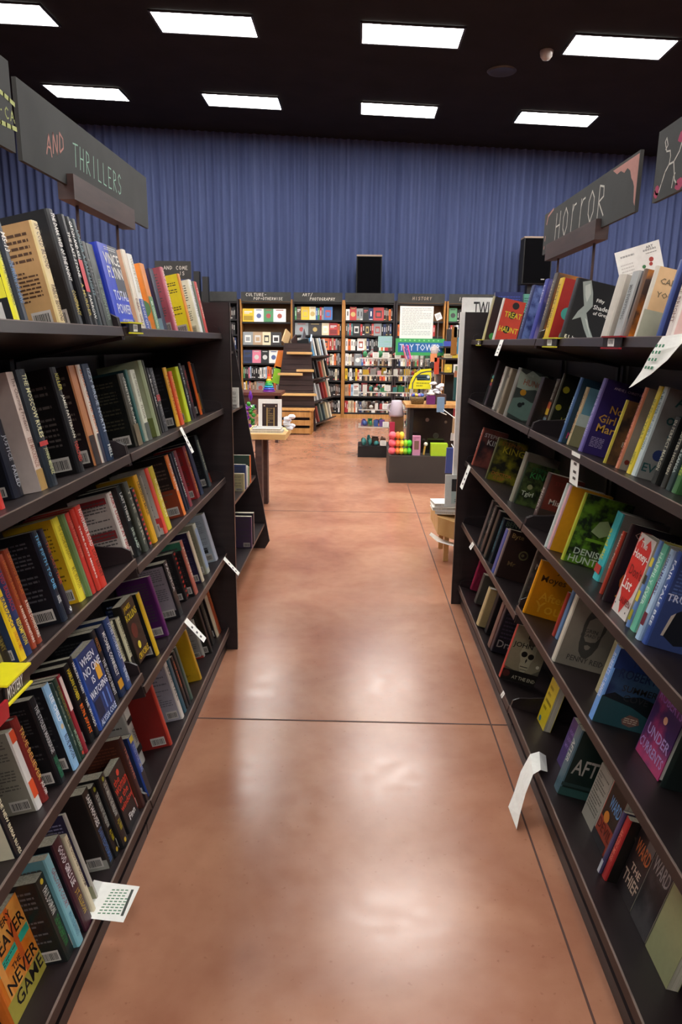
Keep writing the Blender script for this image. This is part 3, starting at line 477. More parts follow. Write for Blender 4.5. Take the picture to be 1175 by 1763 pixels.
('L4B', 0.522, 3.3293, 0.0309, 0.0458, 0.2439, 0.132, 0, 0, 'b8bcc8', '9aa4b0', 'pale blue-grey paperback with barcode', {'bl': '7a828c', 'fr': [('rect', 0.35, 0.2, 0.8, 0.32, '1a1a20')]}),
('L4B', 0.522, 3.3763, 0.0538, 0.0387, 0.204, 0.132, 0, 0, '1a181c', '16161a', 'black paperback by the far end panel', {'bl': '3a383c'}),
('L5A', 0.13, 1.2227, 0.0727, 0.03, 0.215, 0.155, 1, 0, 'd87028', 'dc8a30', 'orange face-out cover with huge black title', {'ft': [('JEFFERY', '1a1210', 0.18, 0.86, 0.13), ('DEAVER', '1a1210', 0.06, 0.68, 0.19), ('THE', '1a1210', 0.36, 0.43, 0.08), ('NEVER', '1a1210', 0.14, 0.27, 0.18), ('GAME', '1a1210', 0.2, 0.08, 0.19)], 'fr': [('rect', 0.0, 0.54, 0.98, 0.63, '2cb098'), ('lines', 0.05, 0.56, 0.93, 0.61, 2, '0c3028'), ('rect', 0, 0, 1, 0.24, 'a89a40'), ('rect', 0.1, 0.24, 0.22, 1, 'e8a050'), ('rect', 0.6, 0.24, 0.7, 1, 'c85a20')], 'art': ('d87820', 'e8a850', 6)}),
('L5A', 0.13, 1.3789, 0.0173, 0.0382, 0.2268, 0.132, 0, 0, '1a1f1c', '17181a', 'black paperback with yellow ring, green subtitle', {'st': [('PAUL DOIRON', 'd8d8d0', 0.86, 0.55), ("THE POACHER'S SON", '2a7a3c', 0.5, 0.15)], 'sd': [(0.94, 'd0b830')], 'bl': '5a5a5c'}),
('L5A', 0.13, 1.4183, 0.004, 0.0258, 0.2528, 0.132, 0, 0, '7ab0bc', '5a8890', 'pale turquoise paperback with dull red title', {'st': [('GALLOWS COURT', '8a4a58', 0.86, 0.42), ('MARTIN EDWARDS', '4a8098', 0.36, 0.1)]}),
('L5A', 0.13, 1.464, 0.004, 0.043, 0.257, 0.132, 0, 0, '3a1624', '18151a', 'thick black and plum paperback with white title', {'st': [('GOOD GIRLS LIE', 'e0dce0', 0.92, 0.48), ('J.T. ELLISON', 'c0a030', 0.42, 0.15)], 'bl': '3a343a'}),
('L5A', 0.13, 1.52, 0.004, 0.0155, 0.2346, 0.132, 0, 0, 'cfc4a8', 'b8ae94', 'cream leaning paperback with brown serif title', {'st': [('THE GODS OF GOTHAM', '4a3a30', 0.95, 0.35)]}),
('L5A', 0.13, 1.5658, 0.0124, 0.0105, 0.268, 0.132, 0, 0, 'a8a49c', '2a2440', 'indigo-faced paperback with pale mottled foot', {'fr': [('rect', 0, 0, 1, 0.18, '8a8a70'), ('disc', 0.6, 0.75, 0.15, '7a7468')], 'bl': '8a88a8', 'nbar': 1}),
('L5A', 0.13, 1.6894, 0.0238, 0.0401, 0.2414, 0.132, 0, 0, '1c1816', '221c1a', 'brown-black paperback with white and blue title', {'st': [('SAFE HOUSES', 'e8e4e0', 0.93, 0.52), ('DAN FESPERMAN', '4a6a9c', 0.48, 0.05)], 'fr': [('rect', 0, 0.0, 0.25, 1, '7a7870'), ('rect', 0.25, 0, 1, 0.12, '8a8880')], 'nbl': 1}),
('L5A', 0.13, 1.7307, 0.0186, 0.0317, 0.2295, 0.132, 0, 0, '141416', '121214', 'black paperback with gold emblem, nearer twin', {'st': [('THE WOMAN IN THE WINDOW', 'b8b8b0', 0.88, 0.4), ('A.J. FINN', 'c0b020', 0.35, 0.2)], 'sd': [(0.07, 'b89a30'), (0.94, '8a8a20')]}),
('L5A', 0.13, 1.7636, 0.0053, 0.0396, 0.2354, 0.132, 0, 0, '141416', '121214', 'black paperback with gold emblem, farther twin', {'st': [('THE WOMAN IN THE WINDOW', 'b8b8b0', 0.9, 0.42), ('A.J. FINN', 'c0b020', 0.36, 0.22)], 'sd': [(0.07, 'b89a30'), (0.94, '8a8a20')]}),
('L5A', 0.13, 1.8301, 0.0117, 0.03, 0.2, 0.1, 1, 0, '161418', '17151a', 'face-out black cover with red words, red seal', {'ft': [('the', 'c83a28', 0.1, 0.75, 0.14), ('woman', 'c83a28', 0.03, 0.62, 0.14), ('in the', 'c83a28', 0.1, 0.49, 0.14), ('window', 'c83a28', 0.02, 0.36, 0.13), ('Finn', 'd8d8d8', 0.3, 0.12, 0.13)], 'fr': [('disc', 0.55, 0.88, 0.08, 'd84030'), ('rect', 0.95, 0.1, 0.98, 0.7, 'b83028')]}),
('L5A', 0.13, 1.9496, 0.004, 0.0224, 0.2491, 0.15, 0, 0, '3a1c1c', '46231a', 'chestnut brown large paperback with pink letters', {'st': [('THE WIVES', 'b06a60', 0.85, 0.4)], 'bl': '6a3a28'}),
('L5A', 0.13, 2.008, 0.004, 0.0292, 0.2154, 0.132, 0, 0, '28428c', '1c2848', 'royal blue paperback with gold top', {'st': [('RULES FOR LYING', '8a9ac8', 0.85, 0.4)], 'sr': [(0.99, 0.9, 'd0b838'), (0.4, 0, '1c2028')], 'sd': [(0.5, 'a89050')]}),
('L5B', 0.12, 2.226, 0.1, 0.048, 0.2436, 0.15, 0, 1, 'b0aca4', 'a8a49c', 'white thick spine with black brush drawing', {'st': [('DOWN', '16161a', 0.55, 0.35)], 'sr': [(0.9, 0.72, 'c8c4bc'), (0.74, 0.66, '1c1c1c'), (0.28, 0.18, '1c1c1c')]}),
('L5B', 0.12, 2.3272, 0.0142, 0.0196, 0.2505, 0.16, 0, 0, 'b03828', '7a201c', 'plain dark red book with barcode sticker', {'nbl': 1}),
('L5B', 0.12, 2.5181, 0.0185, 0.0291, 0.2474, 0.132, 0, 0, 'c4bcb4', '8a8690', 'grey-white paperback with printed back, cream spine', {'st': [('BRAVE TALES', '4a4a4a', 0.9, 0.3)], 'bl': '5c5a64'}),
('L5B', 0.12, 2.5646, 0.0196, 0.027, 0.2353, 0.132, 0, 0, '2c5060', '20363e', 'teal blue thin paperback', {}),
('L5B', 0.12, 2.6006, 0.0189, 0.027, 0.2285, 0.132, 0, 0, '241c1c', '1a1618', 'black paperback with orange lettering', {'st': [('HALF A WORLD', 'c0643c', 0.9, 0.4)]}),
('L5B', 0.12, 2.6288, 0.0156, 0.0249, 0.2393, 0.132, 0, 0, '15151a', '121214', 'slim black paperback low on the shelf', {}),
('L5B', 0.12, 2.6701, 0.0161, 0.0223, 0.2394, 0.132, 0, 0, '4a5a50', '3a463e', 'slim grey-green paperback', {}),
('L5B', 0.12, 2.8521, 0.0186, 0.024, 0.2379, 0.132, 0, 0, 'b88c18', 'b08818', 'mustard yellow paperback, few printed lines', {'fr': [('lines', 0.4, 0.1, 0.7, 0.16, 3, '3a2c08')], 'nb': 1}),
('L5B', 0.12, 3.1026, 0.0594, 0.027, 0.1905, 0.132, 0, 0, 'a8a49c', '8a8684', 'light grey paperback with printed back', {'bl': '5a5856', 'fr': [('rect', 0.5, 0, 1, 0.06, 'a03028')]}),
('L5B', 0.12, 3.1308, 0.0264, 0.0277, 0.2414, 0.132, 0, 0, '1a1614', '161412', 'black leaning paperback with speckled cover', {}),
('L5B', 0.12, 3.2279, 0.039, 0.048, 0.2365, 0.132, 0, 0, '26221f', '17151a', 'black paperback with grey specks', {'st': [('SOMEWHERE', '8a8478', 0.9, 0.3)]}),
('L5B', 0.12, 3.3235, 0.0362, 0.0445, 0.2451, 0.132, 0, 0, 'c8b89c', '20171a', 'dark-faced book with cream spine, barcode', {'bl': '3a3034', 'fr': [('disc', 0.4, 0.55, 0.12, '5a4a44')]}),
('L5B', 0.12, 3.3692, 0.0344, 0.0458, 0.2441, 0.132, 0, 0, 'a84a28', '1a1416', 'black and orange paperback at far end', {'st': [('DARK', 'e08040', 0.9, 0.5)]}),
('R1', 1.587, 1.568, 0.012, 0.0275, 0.172, 0.132, 0, 0, 'e0d4cc', 'd8b0a8', 'pink and white paperback at frame edge', {'st': [('ALL THE BRIGHT', '8a6a60', 0.9, 0.2)], 'fr': [('disc', 0.4, 0.4, 0.15, 'c05850')]}),
('R1', 1.587, 1.63, 0.012, 0.0155, 0.172, 0.132, 0, 0, '3a5090', '22305c', 'navy paperback with yellow swirls', {'fr': [('disc', 0.35, 0.6, 0.12, 'd0a830'), ('disc', 0.2, 0.3, 0.1, 'd0a830'), ('disc', 0.35, 0.6, 0.08, '22305c')], 'ft': [('THE', 'd0a830', 0.2, 0.42, 0.12)]}),
('R1', 1.587, 1.76, 0.012, 0.0155, 0.172, 0.132, 0, 0, 'd8d0c0', 'e0b888', 'peach paperback with ink portrait', {'ft': [('CALL ME BY', '7a6a50', 0.12, 0.78, 0.1), ('YOUR NAME', '7a6a50', 0.12, 0.6, 0.1)], 'fr': [('rect', 0, 0, 1, 0.42, 'a8a690'), ('poly', [(0.45, 0.34), (0.6, 0.4), (0.75, 0.33), (0.72, 0.2), (0.66, 0.1), (0.56, 0.1), (0.5, 0.2)], 'b8b4a0'), ('poly', [(0.4, 0.3), (0.5, 0.42), (0.68, 0.43), (0.8, 0.32), (0.76, 0.22), (0.7, 0.3), (0.55, 0.32), (0.48, 0.24)], '22221f'), ('disc', 0.58, 0.24, 0.02, '22221f'), ('disc', 0.68, 0.24, 0.02, '22221f')]}),
('R1', 1.587, 1.828, 0.012, 0.0172, 0.172, 0.132, 0, 0, '6a5040', '2c2024', 'brown paperback with orange flame', {'art': ('2c2024', 'd8851c', 5)}),
('R1', 1.587, 1.87, 0.012, 0.048, 0.172, 0.132, 0, 0, 'a8aaa8', '505458', 'silver grey paperback', {'st': [('MRS EVERYTHING', '5a5a5a', 0.8, 0.3)], 'art': ('484c50', 'a0a6a6', 5)}),
('R1', 1.587, 1.97, 0.012, 0.048, 0.172, 0.15, 0, 1, 'cfc8bc', 'b0a89c', 'thick cream book with no dust jacket', {}),
('R1', 1.587, 2.4, 0.012, 0.0292, 0.2008, 0.14, 0, 0, '1a1a1c', '141416', 'black paperback with silver satin shape', {'ft': [('Fifty', 'e8e6df', 0.55, 0.68, 0.09), ('Shades', 'e8e6df', 0.52, 0.58, 0.09), ('of Grey', 'e8e6df', 0.55, 0.48, 0.09), ('E L James', 'e8e6df', 0.06, 0.04, 0.09)], 'fr': [('poly', [(0.12, 0.95), (0.3, 1), (0.42, 0.82), (0.5, 0.62), (0.4, 0.5), (0.55, 0.3), (0.78, 0.08), (0.7, 0.02), (0.45, 0.25), (0.3, 0.42), (0.12, 0.35), (0.2, 0.5), (0.3, 0.6), (0.22, 0.75)], '9aa29c'), ('poly', [(0.2, 0.9), (0.3, 0.95), (0.38, 0.8), (0.34, 0.66), (0.26, 0.76)], 'c0c6be'), ('poly', [(0.4, 0.42), (0.5, 0.3), (0.7, 0.1), (0.6, 0.22), (0.46, 0.4)], 'c4cac2')]}),
('R1', 1.587, 2.588, 0.012, 0.048, 0.2177, 0.132, 0, 0, 'e0b828', 'a82c28', 'red paperback with teal balls, yellow spine', {'st': [('PRETTY THINGS', '6a5010', 0.9, 0.2)], 'fr': [('disc', 0.5, 0.82, 0.16, '4aa89c'), ('disc', 0.35, 0.47, 0.16, '4aa89c'), ('disc', 0.45, 0.12, 0.15, '88b8b0'), ('rect', 0, 0, 1, 0.05, '2a2018')]}),
('R1', 1.587, 2.686, 0.012, 0.048, 0.2438, 0.132, 0, 0, '4a4038', 'a86a28', 'brown and amber paperback', {'st': [('TORN IN TWO', 'c8b8a0', 0.9, 0.3)], 'art': ('5a4838', 'c07828', 6)}),
('R1', 1.587, 2.806, 0.012, 0.048, 0.2325, 0.132, 0, 0, '383c98', '6a68b0', 'violet blue paperback', {'st': [('HEX', 'c8c8e8', 0.9, 0.6)], 'ft': [('F', 'e8e6df', 0.2, 0.25, 0.2), ('J', 'e8e6df', 0.2, 0.05, 0.18)], 'art': ('303c78', '8a82c0', 5)}),
('R1', 1.587, 3.012, 0.012, 0.048, 0.2261, 0.132, 0, 0, '303868', '3a4c88', 'dark blue paperback with pale speckles', {'st': [('BEFORE THE FALL', 'a0a8c8', 0.9, 0.2)], 'art': ('26366e', '6a80b8', 12)}),
('R1', 1.587, 3.602, 0.012, 0.0378, 0.209, 0.11, 0, 0, 'e0d8cc', 'd8442c', 'orange red paperback with black ovals, yellow words', {'ft': [('TREAT', 'e8d828', 0.2, 0.6, 0.16), ('HAUNT', 'e8d828', 0.12, 0.26, 0.16)], 'fr': [('disc', 0.6, 0.88, 0.13, '14100f'), ('disc', 0.55, 0.66, 0.14, '14100f'), ('disc', 0.45, 0.32, 0.14, '14100f'), ('disc', 0.6, 0.06, 0.1, '14100f')]}),
('R1', 1.587, 3.89, 0.012, 0.048, 0.2354, 0.12, 0, 0, 'b8b088', '201e20', 'black paperback with green dot, cream spine', {'fr': [('disc', 0.35, 0.15, 0.12, '3aa050')]}),
('R2', 1.26, 1.5274, 0.0813, 0.0297, 0.172, 0.132, 0, 0, '2c3c30', '2a3a2c', 'mossy green spine nearest the frame edge', {'st': [('GIVES', 'c8d0a0', 0.6, 0.2)]}),
('R2', 1.26, 1.638, 0.1, 0.0241, 0.172, 0.12, 0, 0, '3f6a3c', '3a6038', 'fresh green spine with yellow letters', {'st': [('NORA GIVES', 'c0c848', 0.7, 0.25)]}),
('R2', 1.26, 1.672, 0.1, 0.0224, 0.172, 0.12, 0, 0, '2c3c3a', '28382c', 'dark green spine with white capitals', {'st': [('TAMING KANGA', 'c8d0c8', 0.85, 0.25)]}),
('R2', 1.26, 1.702, 0.1, 0.0224, 0.172, 0.12, 0, 0, '2c2a24', '28261f', 'brown black spine with cream capitals', {'st': [('COTTER HOUSEN', 'd0c8b0', 0.85, 0.2)]}),
('R2', 1.26, 1.756, 0.1, 0.0275, 0.172, 0.12, 0, 0, '22221f', '202020', 'black spine with pale double title', {'st': [('IN PERFECT MARGIN', 'c8c4b0', 0.95, 0.2)]}),
('R2', 1.26, 1.826, 0.0737, 0.0241, 0.237, 0.132, 0, 0, 'c4d0d0', '7c7a76', 'grey cover with dark teal lettering, pale spine', {'st': [("A MURDER OF ONE'S OWN", '5a7a80', 0.95, 0.3)], 'ft': [('A', '1c4a4a', 0.25, 0.82, 0.16), ('of', '1c4a4a', 0.2, 0.62, 0.16), ('EVIE', '1c4a4a', 0.08, 0.08, 0.12)], 'fr': [('disc', 0.3, 0.28, 0.1, '24305c'), ('disc', 0.4, 0.5, 0.06, '2c6a6a')]}),
('R2', 1.26, 1.8513, 0.0702, 0.0236, 0.2362, 0.132, 0, 0, 'e0c83c', 'a89838', 'lemon yellow spine with green title', {'st': [('IN FIVE YEARS', '8a8a40', 0.85, 0.4), ('REBECCA', '8a8a40', 0.25, 0.1)]}),
('R2', 1.26, 1.929, 0.0652, 0.0164, 0.2268, 0.132, 0, 0, 'd88868', '8a8078', 'grey-brown cover with coral spine', {'st': [('CHRISTINA LAUREN', '8a3c30', 0.95, 0.1)], 'fr': [('disc', 0.15, 0.1, 0.05, '6a2018')], 'ft': [('S', '2a2422', 0.3, 0.75, 0.16)]}),
('R2', 1.26, 1.9999, 0.0527, 0.0087, 0.1839, 0.12, 0, 0, 'c8b848', '2a2018', 'dark photo cover with lime line spine', {'ft': [('En', 'a8a090', 0.25, 0.3, 0.1)], 'art': ('221a14', '7a5430', 6)}),
('R2', 1.26, 2.2142, 0.0511, 0.0273, 0.2337, 0.15, 0, 0, '7468a8', '352862', 'purple cover with big gold words', {'ft': [('Not the', 'c8963c', 0.3, 0.58, 0.13), ('Girl You', 'c8963c', 0.12, 0.44, 0.14), ('Marry', 'd8a848', 0.15, 0.28, 0.18), ('ANDIE J. CHRISTOPHER', 'c8b8d0', 0.22, 0.88, 0.055)], 'fr': [('disc', 0.8, 0.1, 0.07, 'a87840'), ('disc', 0.6, 0.1, 0.07, '4a3050'), ('lines', 0.12, 0.1, 0.4, 0.24, 7, 'a89ac0')], 'st': [('NOT THE GIRL YOU MARRY', 'b8b0d8', 0.85, 0.2)]}),
('R2', 1.26, 2.3803, 0.0613, 0.0256, 0.1984, 0.132, 0, 0, 'cbb48c', '6a9aa8', 'beach picture cover with sand-coloured spine', {'fr': [('rect', 0, 0, 1, 0.35, '8a8460'), ('disc', 0.6, 0.4, 0.14, '5a4a28'), ('rect', 0, 0.35, 1, 0.55, 'b8c4b8')], 'st': [('THE CRASH', '8a6a50', 0.9, 0.2)]}),
('R2', 1.26, 2.4119, 0.0405, 0.0207, 0.2236, 0.132, 0, 0, '4a6a98', '1c3848', 'deep teal cover with pink letters', {'ft': [('N', 'b83068', 0.12, 0.08, 0.12), ('A', 'b83068', 0.75, 0.66, 0.12)], 'st': [('AMERICAN', 'a8c0d8', 0.7, 0.3)]}),
('R2', 1.26, 2.7718, 0.0832, 0.0157, 0.2346, 0.132, 0, 0, '5a5848', '1c2016', 'black cover with yellow leaves and green text', {'ft': [('JACK', 'a8a040', 0.3, 0.2, 0.14), ('HOT TOWN', 'a8a040', 0.2, 0.06, 0.11)], 'fr': [('disc', 0.2, 0.75, 0.09, 'a8a028'), ('disc', 0.15, 0.45, 0.08, 'a09828'), ('disc', 0.5, 0.5, 0.06, '5a6020')]}),
('R2', 1.26, 2.866, 0.1, 0.0464, 0.2111, 0.132, 0, 0, '4a3a30', '3a2c22', 'multicoloured spine with white block letters', {'st': [('STEPHEN KING', 'd8d4c8', 0.95, 0.6)], 'sr': [(0.55, 0.42, 'b85838'), (0.42, 0.3, 'c8a030'), (0.25, 0.12, '708088')]}),
('R2', 1.26, 2.9136, 0.0516, 0.048, 0.2031, 0.132, 0, 0, '2a1c18', '221a16', 'dark brown slim paperback', {}),
('R2', 1.26, 3.156, 0.004, 0.048, 0.2202, 0.15, 0, 1, '7c7870', '3c4440', 'misty green cover with round orange seal', {'ft': [('THE', 'b8c8b8', 0.25, 0.88, 0.06), ('HUNGER', '9a5a40', 0.2, 0.7, 0.15)], 'fr': [('poly', [(0.05, 0.62), (0, 0.95), (0.2, 0.9), (0.35, 1), (0.6, 0.93), (0.8, 0.98), (1, 0.88), (1, 0.6), (0.6, 0.66), (0.3, 0.6)], '9aa696'), ('disc', 0.28, 0.55, 0.1, 'c08820'), ('poly', [(0.0, 0.1), (0.05, 0.4), (0.3, 0.46), (0.6, 0.4), (0.95, 0.44), (1, 0.1), (0.5, 0.02)], '6a847a'), ('disc', 0.3, 0.3, 0.08, '1c2424'), ('disc', 0.38, 0.34, 0.05, '1c2424'), ('disc', 0.75, 0.35, 0.06, '2a3232')]}),
('R2', 1.26, 3.3254, 0.005, 0.048, 0.2107, 0.132, 0, 0, '8a7c68', '7a6c58', 'tan paperback with dark letter', {'st': [('J   G', '3a2a20', 0.9, 0.1)]}),
('R2', 1.26, 3.5907, 0.0355, 0.048, 0.2195, 0.15, 0, 1, 'bdb8ac', 'a8a498', 'white hardback with brown ornament', {'st': [('KIN', '6a3028', 0.85, 0.55), ('J', '3a3028', 0.15, 0.05)]}),
('R2', 1.26, 3.8705, 0.0419, 0.048, 0.2447, 0.132, 0, 0, '3a2c30', '201a1c', 'black spine with stacked colour squares', {'sr': [(0.66, 0.6, '4a9a90'), (0.58, 0.52, 'c8a838'), (0.5, 0.44, 'b03840')]}),
('R2', 1.26, 4.097, 0.0747, 0.048, 0.172, 0.132, 0, 0, '2c2c2c', '1a1a1c', 'short charcoal book beside end panel', {}),
('R3', 0.895, 1.568, 0.0375, 0.0189, 0.2347, 0.132, 0, 0, '3c5498', '3a4878', 'mid blue cover with line drawing of dark skirt', {'ft': [('TRUTHFUL', 'd8dcf0', 0.05, 0.5, 0.1)], 'st': [('FAIR TALE BEE', 'e8ecf8', 0.9, 0.2)], 'fr': [('poly', [(0.25, 0.14), (0.32, 0.4), (0.45, 0.46), (0.7, 0.44), (0.82, 0.36), (0.8, 0.1), (0.5, 0.06)], '1a1c24'), ('poly', [(0.2, 0.14), (0.25, 0.36), (0.32, 0.4), (0.25, 0.14)], 'c8b8a8'), ('lines', 0.1, 0.5, 0.95, 0.95, 12, '5a70a8'), ('disc', 0.6, 0.5, 0.05, 'b89a80')]}),
('R3', 0.895, 1.5881, 0.0289, 0.0186, 0.231, 0.12, 0, 0, 'a8c4e0', '7c98c0', 'light blue spine with purple name', {'st': [('SUSAN MALLERY', '3c3c70', 0.95, 0.5)], 'sr': [(0.3, 0.16, '702838')]}),
('R3', 0.895, 1.6431, 0.0404, 0.0266, 0.2294, 0.12, 0, 0, '6ab89a', 'b0a898', 'sea green spine, woman in red on cover', {'fr': [('rect', 0.05, 0.35, 0.7, 0.6, '8a2428'), ('disc', 0.4, 0.86, 0.08, '3a2820'), ('rect', 0.2, 0.6, 0.6, 0.8, '4a4440')], 'st': [('HAPPILY EVER', 'd0e8dc', 0.9, 0.3)]}),
('R3', 0.895, 1.6709, 0.0357, 0.015, 0.2322, 0.12, 0, 0, '6888c0', 'c0b040', 'blue and yellow patterned slim spine', {'sr': [(0.8, 0.7, 'd0c040'), (0.6, 0.5, '3a3a30'), (0.42, 0.3, 'd0c040'), (0.2, 0.08, 'a8a030')]}),
('R3', 0.895, 1.7117, 0.0442, 0.03, 0.22, 0.1, 1, 0, 'd03028', 'd8cfc8', 'red heart cover with white script', {'ft': [('The', 'e8e6df', 0.3, 0.85, 0.1), ('Honey-', 'e8e6df', 0.1, 0.68, 0.17), ("Don't", '7a1410', 0.22, 0.5, 0.16), ('List', 'e8e6df', 0.1, 0.32, 0.17), ('LAUREN', '7a1410', 0.3, 0.15, 0.1)], 'fr': [('poly', [(0.05, 0.6), (0.1, 0.88), (0.3, 0.97), (0.5, 0.86), (0.72, 0.98), (0.93, 0.88), (0.98, 0.6), (0.85, 0.3), (0.5, 0.02), (0.15, 0.3)], 'cc2c24'), ('disc', 0.12, 0.1, 0.02, '2a1a18'), ('disc', 0.85, 0.08, 0.02, '2a1a18'), ('disc', 0.9, 0.16, 0.015, '2a1a18'), ('disc', 0.1, 0.96, 0.015, '2a1a18')]}),
('R3', 0.895, 1.8605, 0.0389, 0.0151, 0.2275, 0.14, 0, 0, '2a2024', '1e1a22', 'black cover with large orange planet', {'ft': [('CELESTIAL', 'a89890', 0.12, 0.84, 0.1)], 'fr': [('disc', 0.42, 0.3, 0.26, 'a85a20'), ('disc', 0.7, 0.35, 0.2, '1e1a22'), ('disc', 0.2, 0.1, 0.02, 'd8a840')]}),
('R3', 0.895, 1.9251, 0.0538, 0.0146, 0.1912, 0.132, 0, 0, 'a83a28', '4a2420', 'slim book with red-orange foot', {'st': [('Little Fires', 'c8b8a8', 0.95, 0.4)]}),
('R3', 0.895, 2.0645, 0.0926, 0.048, 0.2201, 0.15, 0, 1, '45b0b4', '8a847c', 'thick bright turquoise spine with small red figure', {'st': [('and', 'c8c850', 0.75, 0.5), ('MAE', 'c8c850', 0.45, 0.3)], 'sr': [(0.22, 0.1, 'b03830')]}),
('R3', 0.895, 2.2282, 0.0268, 0.017, 0.232, 0.165, 0, 0, 'b0b83c', '1c3416', 'green tree cover with white spaced capitals', {'art': ('12200c', '5c8a1c', 14), 'ft': [('DENISE', 'c8d4c0', 0.16, 0.14, 0.12), ('HUNTER', 'c8d4c0', 0.1, 0.02, 0.13)], 'fr': [('poly', [(0.35, 0.5), (0.45, 0.66), (0.6, 0.7), (0.72, 0.6), (0.7, 0.5), (0.55, 0.44)], '9aae78'), ('rect', 0.3, 0.36, 0.9, 0.4, '6c9a24')]}),
('R3', 0.895, 2.3353, 0.0088, 0.0195, 0.2292, 0.15, 0, 0, 'd8a8b0', 'd0901c', 'amber orange cover beside green one', {'ft': [('The', '8a3018', 0.4, 0.62, 0.16), ('MYE', 'a87820', 0.4, 0.03, 0.08)], 'fr': [('disc', 0.5, 0.35, 0.2, 'b87c14'), ('disc', 0.5, 0.35, 0.17, 'd0901c'), ('disc', 0.65, 0.18, 0.06, 'e8d8b8')]}),
('R3', 0.895, 2.356, 0.004, 0.0155, 0.231, 0.132, 0, 0, 'c0ccc8', 'b8c4c0', 'very thin pale mint spine', {}),
('R3', 0.895, 2.7363, 0.059, 0.048, 0.2098, 0.14, 0, 0, '4a3430', '6a2c20', 'red brown cover with white script', {'ft': [('STEPHEN', '8a3028', 0.2, 0.8, 0.1), ('Misery', 'c8b8a8', 0.2, 0.4, 0.18)], 'fr': [('rect', 0, 0, 1, 0.32, '3c2c24'), ('disc', 0.6, 0.2, 0.12, 'b87050')], 'st': [('MISERY', 'b8b0a8', 0.7, 0.2)]}),
('R3', 0.895, 3.1122, 0.0611, 0.0136, 0.1947, 0.15, 0, 0, '2c3c28', '24301c', 'forest green cover with pale animal figure', {'art': ('16200f', '4a5a2c', 14), 'ft': [('STEPHEN', '2c6a3c', 0.2, 0.82, 0.12), ('KING', '3a8a48', 0.2, 0.66, 0.18), ('Tgirl', 'c0c8b0', 0.1, 0.2, 0.18)], 'fr': [('disc', 0.3, 0.45, 0.1, '8a8a60'), ('disc', 0.7, 0.45, 0.08, '8a8a60')]}),
('R3', 0.895, 3.127, 0.0523, 0.048, 0.231, 0.15, 0, 1, '8a8474', '6a6458', 'thick beige blank spine', {}),
('R3', 0.895, 3.6536, 0.0288, 0.0313, 0.2233, 0.16, 0, 0, '4c4c28', '2c2c14', 'olive green cover with glowing yellow name', {'art': ('1c1c10', '7a7418', 8), 'ft': [('STEPHEN', '8a5a20', 0.15, 0.85, 0.12), ('KING', 'b0a028', 0.25, 0.68, 0.2), ('DOCTOR', 'b06a30', 0.12, 0.14, 0.1), ('SLEEP', 'b06a30', 0.2, 0.04, 0.1)]}),
('R3', 0.895, 4.0592, 0.0195, 0.0317, 0.2246, 0.15, 0, 0, 'a85848', '2c1c22', 'dark cover with pink clouds and grey name', {'art': ('201820', '7a4038', 5), 'ft': [('STEPHEN', 'b8b4b0', 0.12, 0.78, 0.13), ('KING', 'c0bcb8', 0.3, 0.6, 0.18)], 'st': [('THE OUTSIDER', 'e0c8c0', 0.95, 0.4)]}),
('R4A', 0.565, 1.366, 0.1, 0.0258, 0.2582, 0.13, 0, 0, '3a4038', 'b0b090', 'pale olive page block at frame edge', {}),
('R4A', 0.565, 1.518, 0.1, 0.008, 0.1771, 0.14, 0, 1, '16201e', '131a1a', 'black-green cover with faint lettering', {'ft': [('LOVE', '2c4440', 0.15, 0.5, 0.2)]}),
('R4A', 0.565, 1.544, 0.1, 0.03, 0.235, 0.145, 1, 1, '4a2a58', '5a2a5c', 'face-out violet cover with pink light streak', {'art': ('3a2050', 'a03060', 5), 'ft': [('NORA', '9a6aa0', 0.18, 0.82, 0.16), ('ROBERTS', '8a5a98', 0.1, 0.68, 0.15), ('UNDER', 'a088b8', 0.15, 0.28, 0.15), ('CURRENTS', 'a088b8', 0.05, 0.1, 0.15)], 'fr': [('disc', 0.55, 0.55, 0.07, 'd8a080')]}),
('R4A', 0.565, 1.7864, 0.0135, 0.0306, 0.224, 0.15, 0, 0, '6a9ad8', '26425c', 'dark blue cover with lake and lantern sky', {'ft': [('NORA', '1c2c50', 0.35, 0.8, 0.16), ('ROBERTS', '1c2c50', 0.15, 0.64, 0.16), ('SUMMER', '2c2c30', 0.3, 0.48, 0.11), ('COVE', '2c2c30', 0.38, 0.36, 0.11)], 'st': [('ROBERTS  SUMMER', 'c8d8f0', 0.9, 0.3)], 'art': ('16284c', '40607c', 3), 'fr': [('poly', [(0, 0), (1, 0), (1, 0.2), (0.6, 0.3), (0, 0.36)], '24454c'), ('poly', [(0, 0.36), (0.2, 0.44), (0.4, 0.4), (0.7, 0.46), (1, 0.42), (1, 0.2), (0.6, 0.3)], '10181c'), ('rect', 0, 0.74, 1, 1, '1a3468'), ('poly', [(0.5, 0.12), (0.62, 0.2), (0.8, 0.18), (0.86, 0.1), (0.7, 0.04), (0.55, 0.06)], '6a4a42'), ('lines', 0.55, 0.08, 0.8, 0.16, 3, 'b0a090')]}),
('R4A', 0.565, 1.978, 0.1, 0.0361, 0.172, 0.11, 0, 0, 'a89c78', 'a09470', 'small cream book tucked behind grey cover', {}),
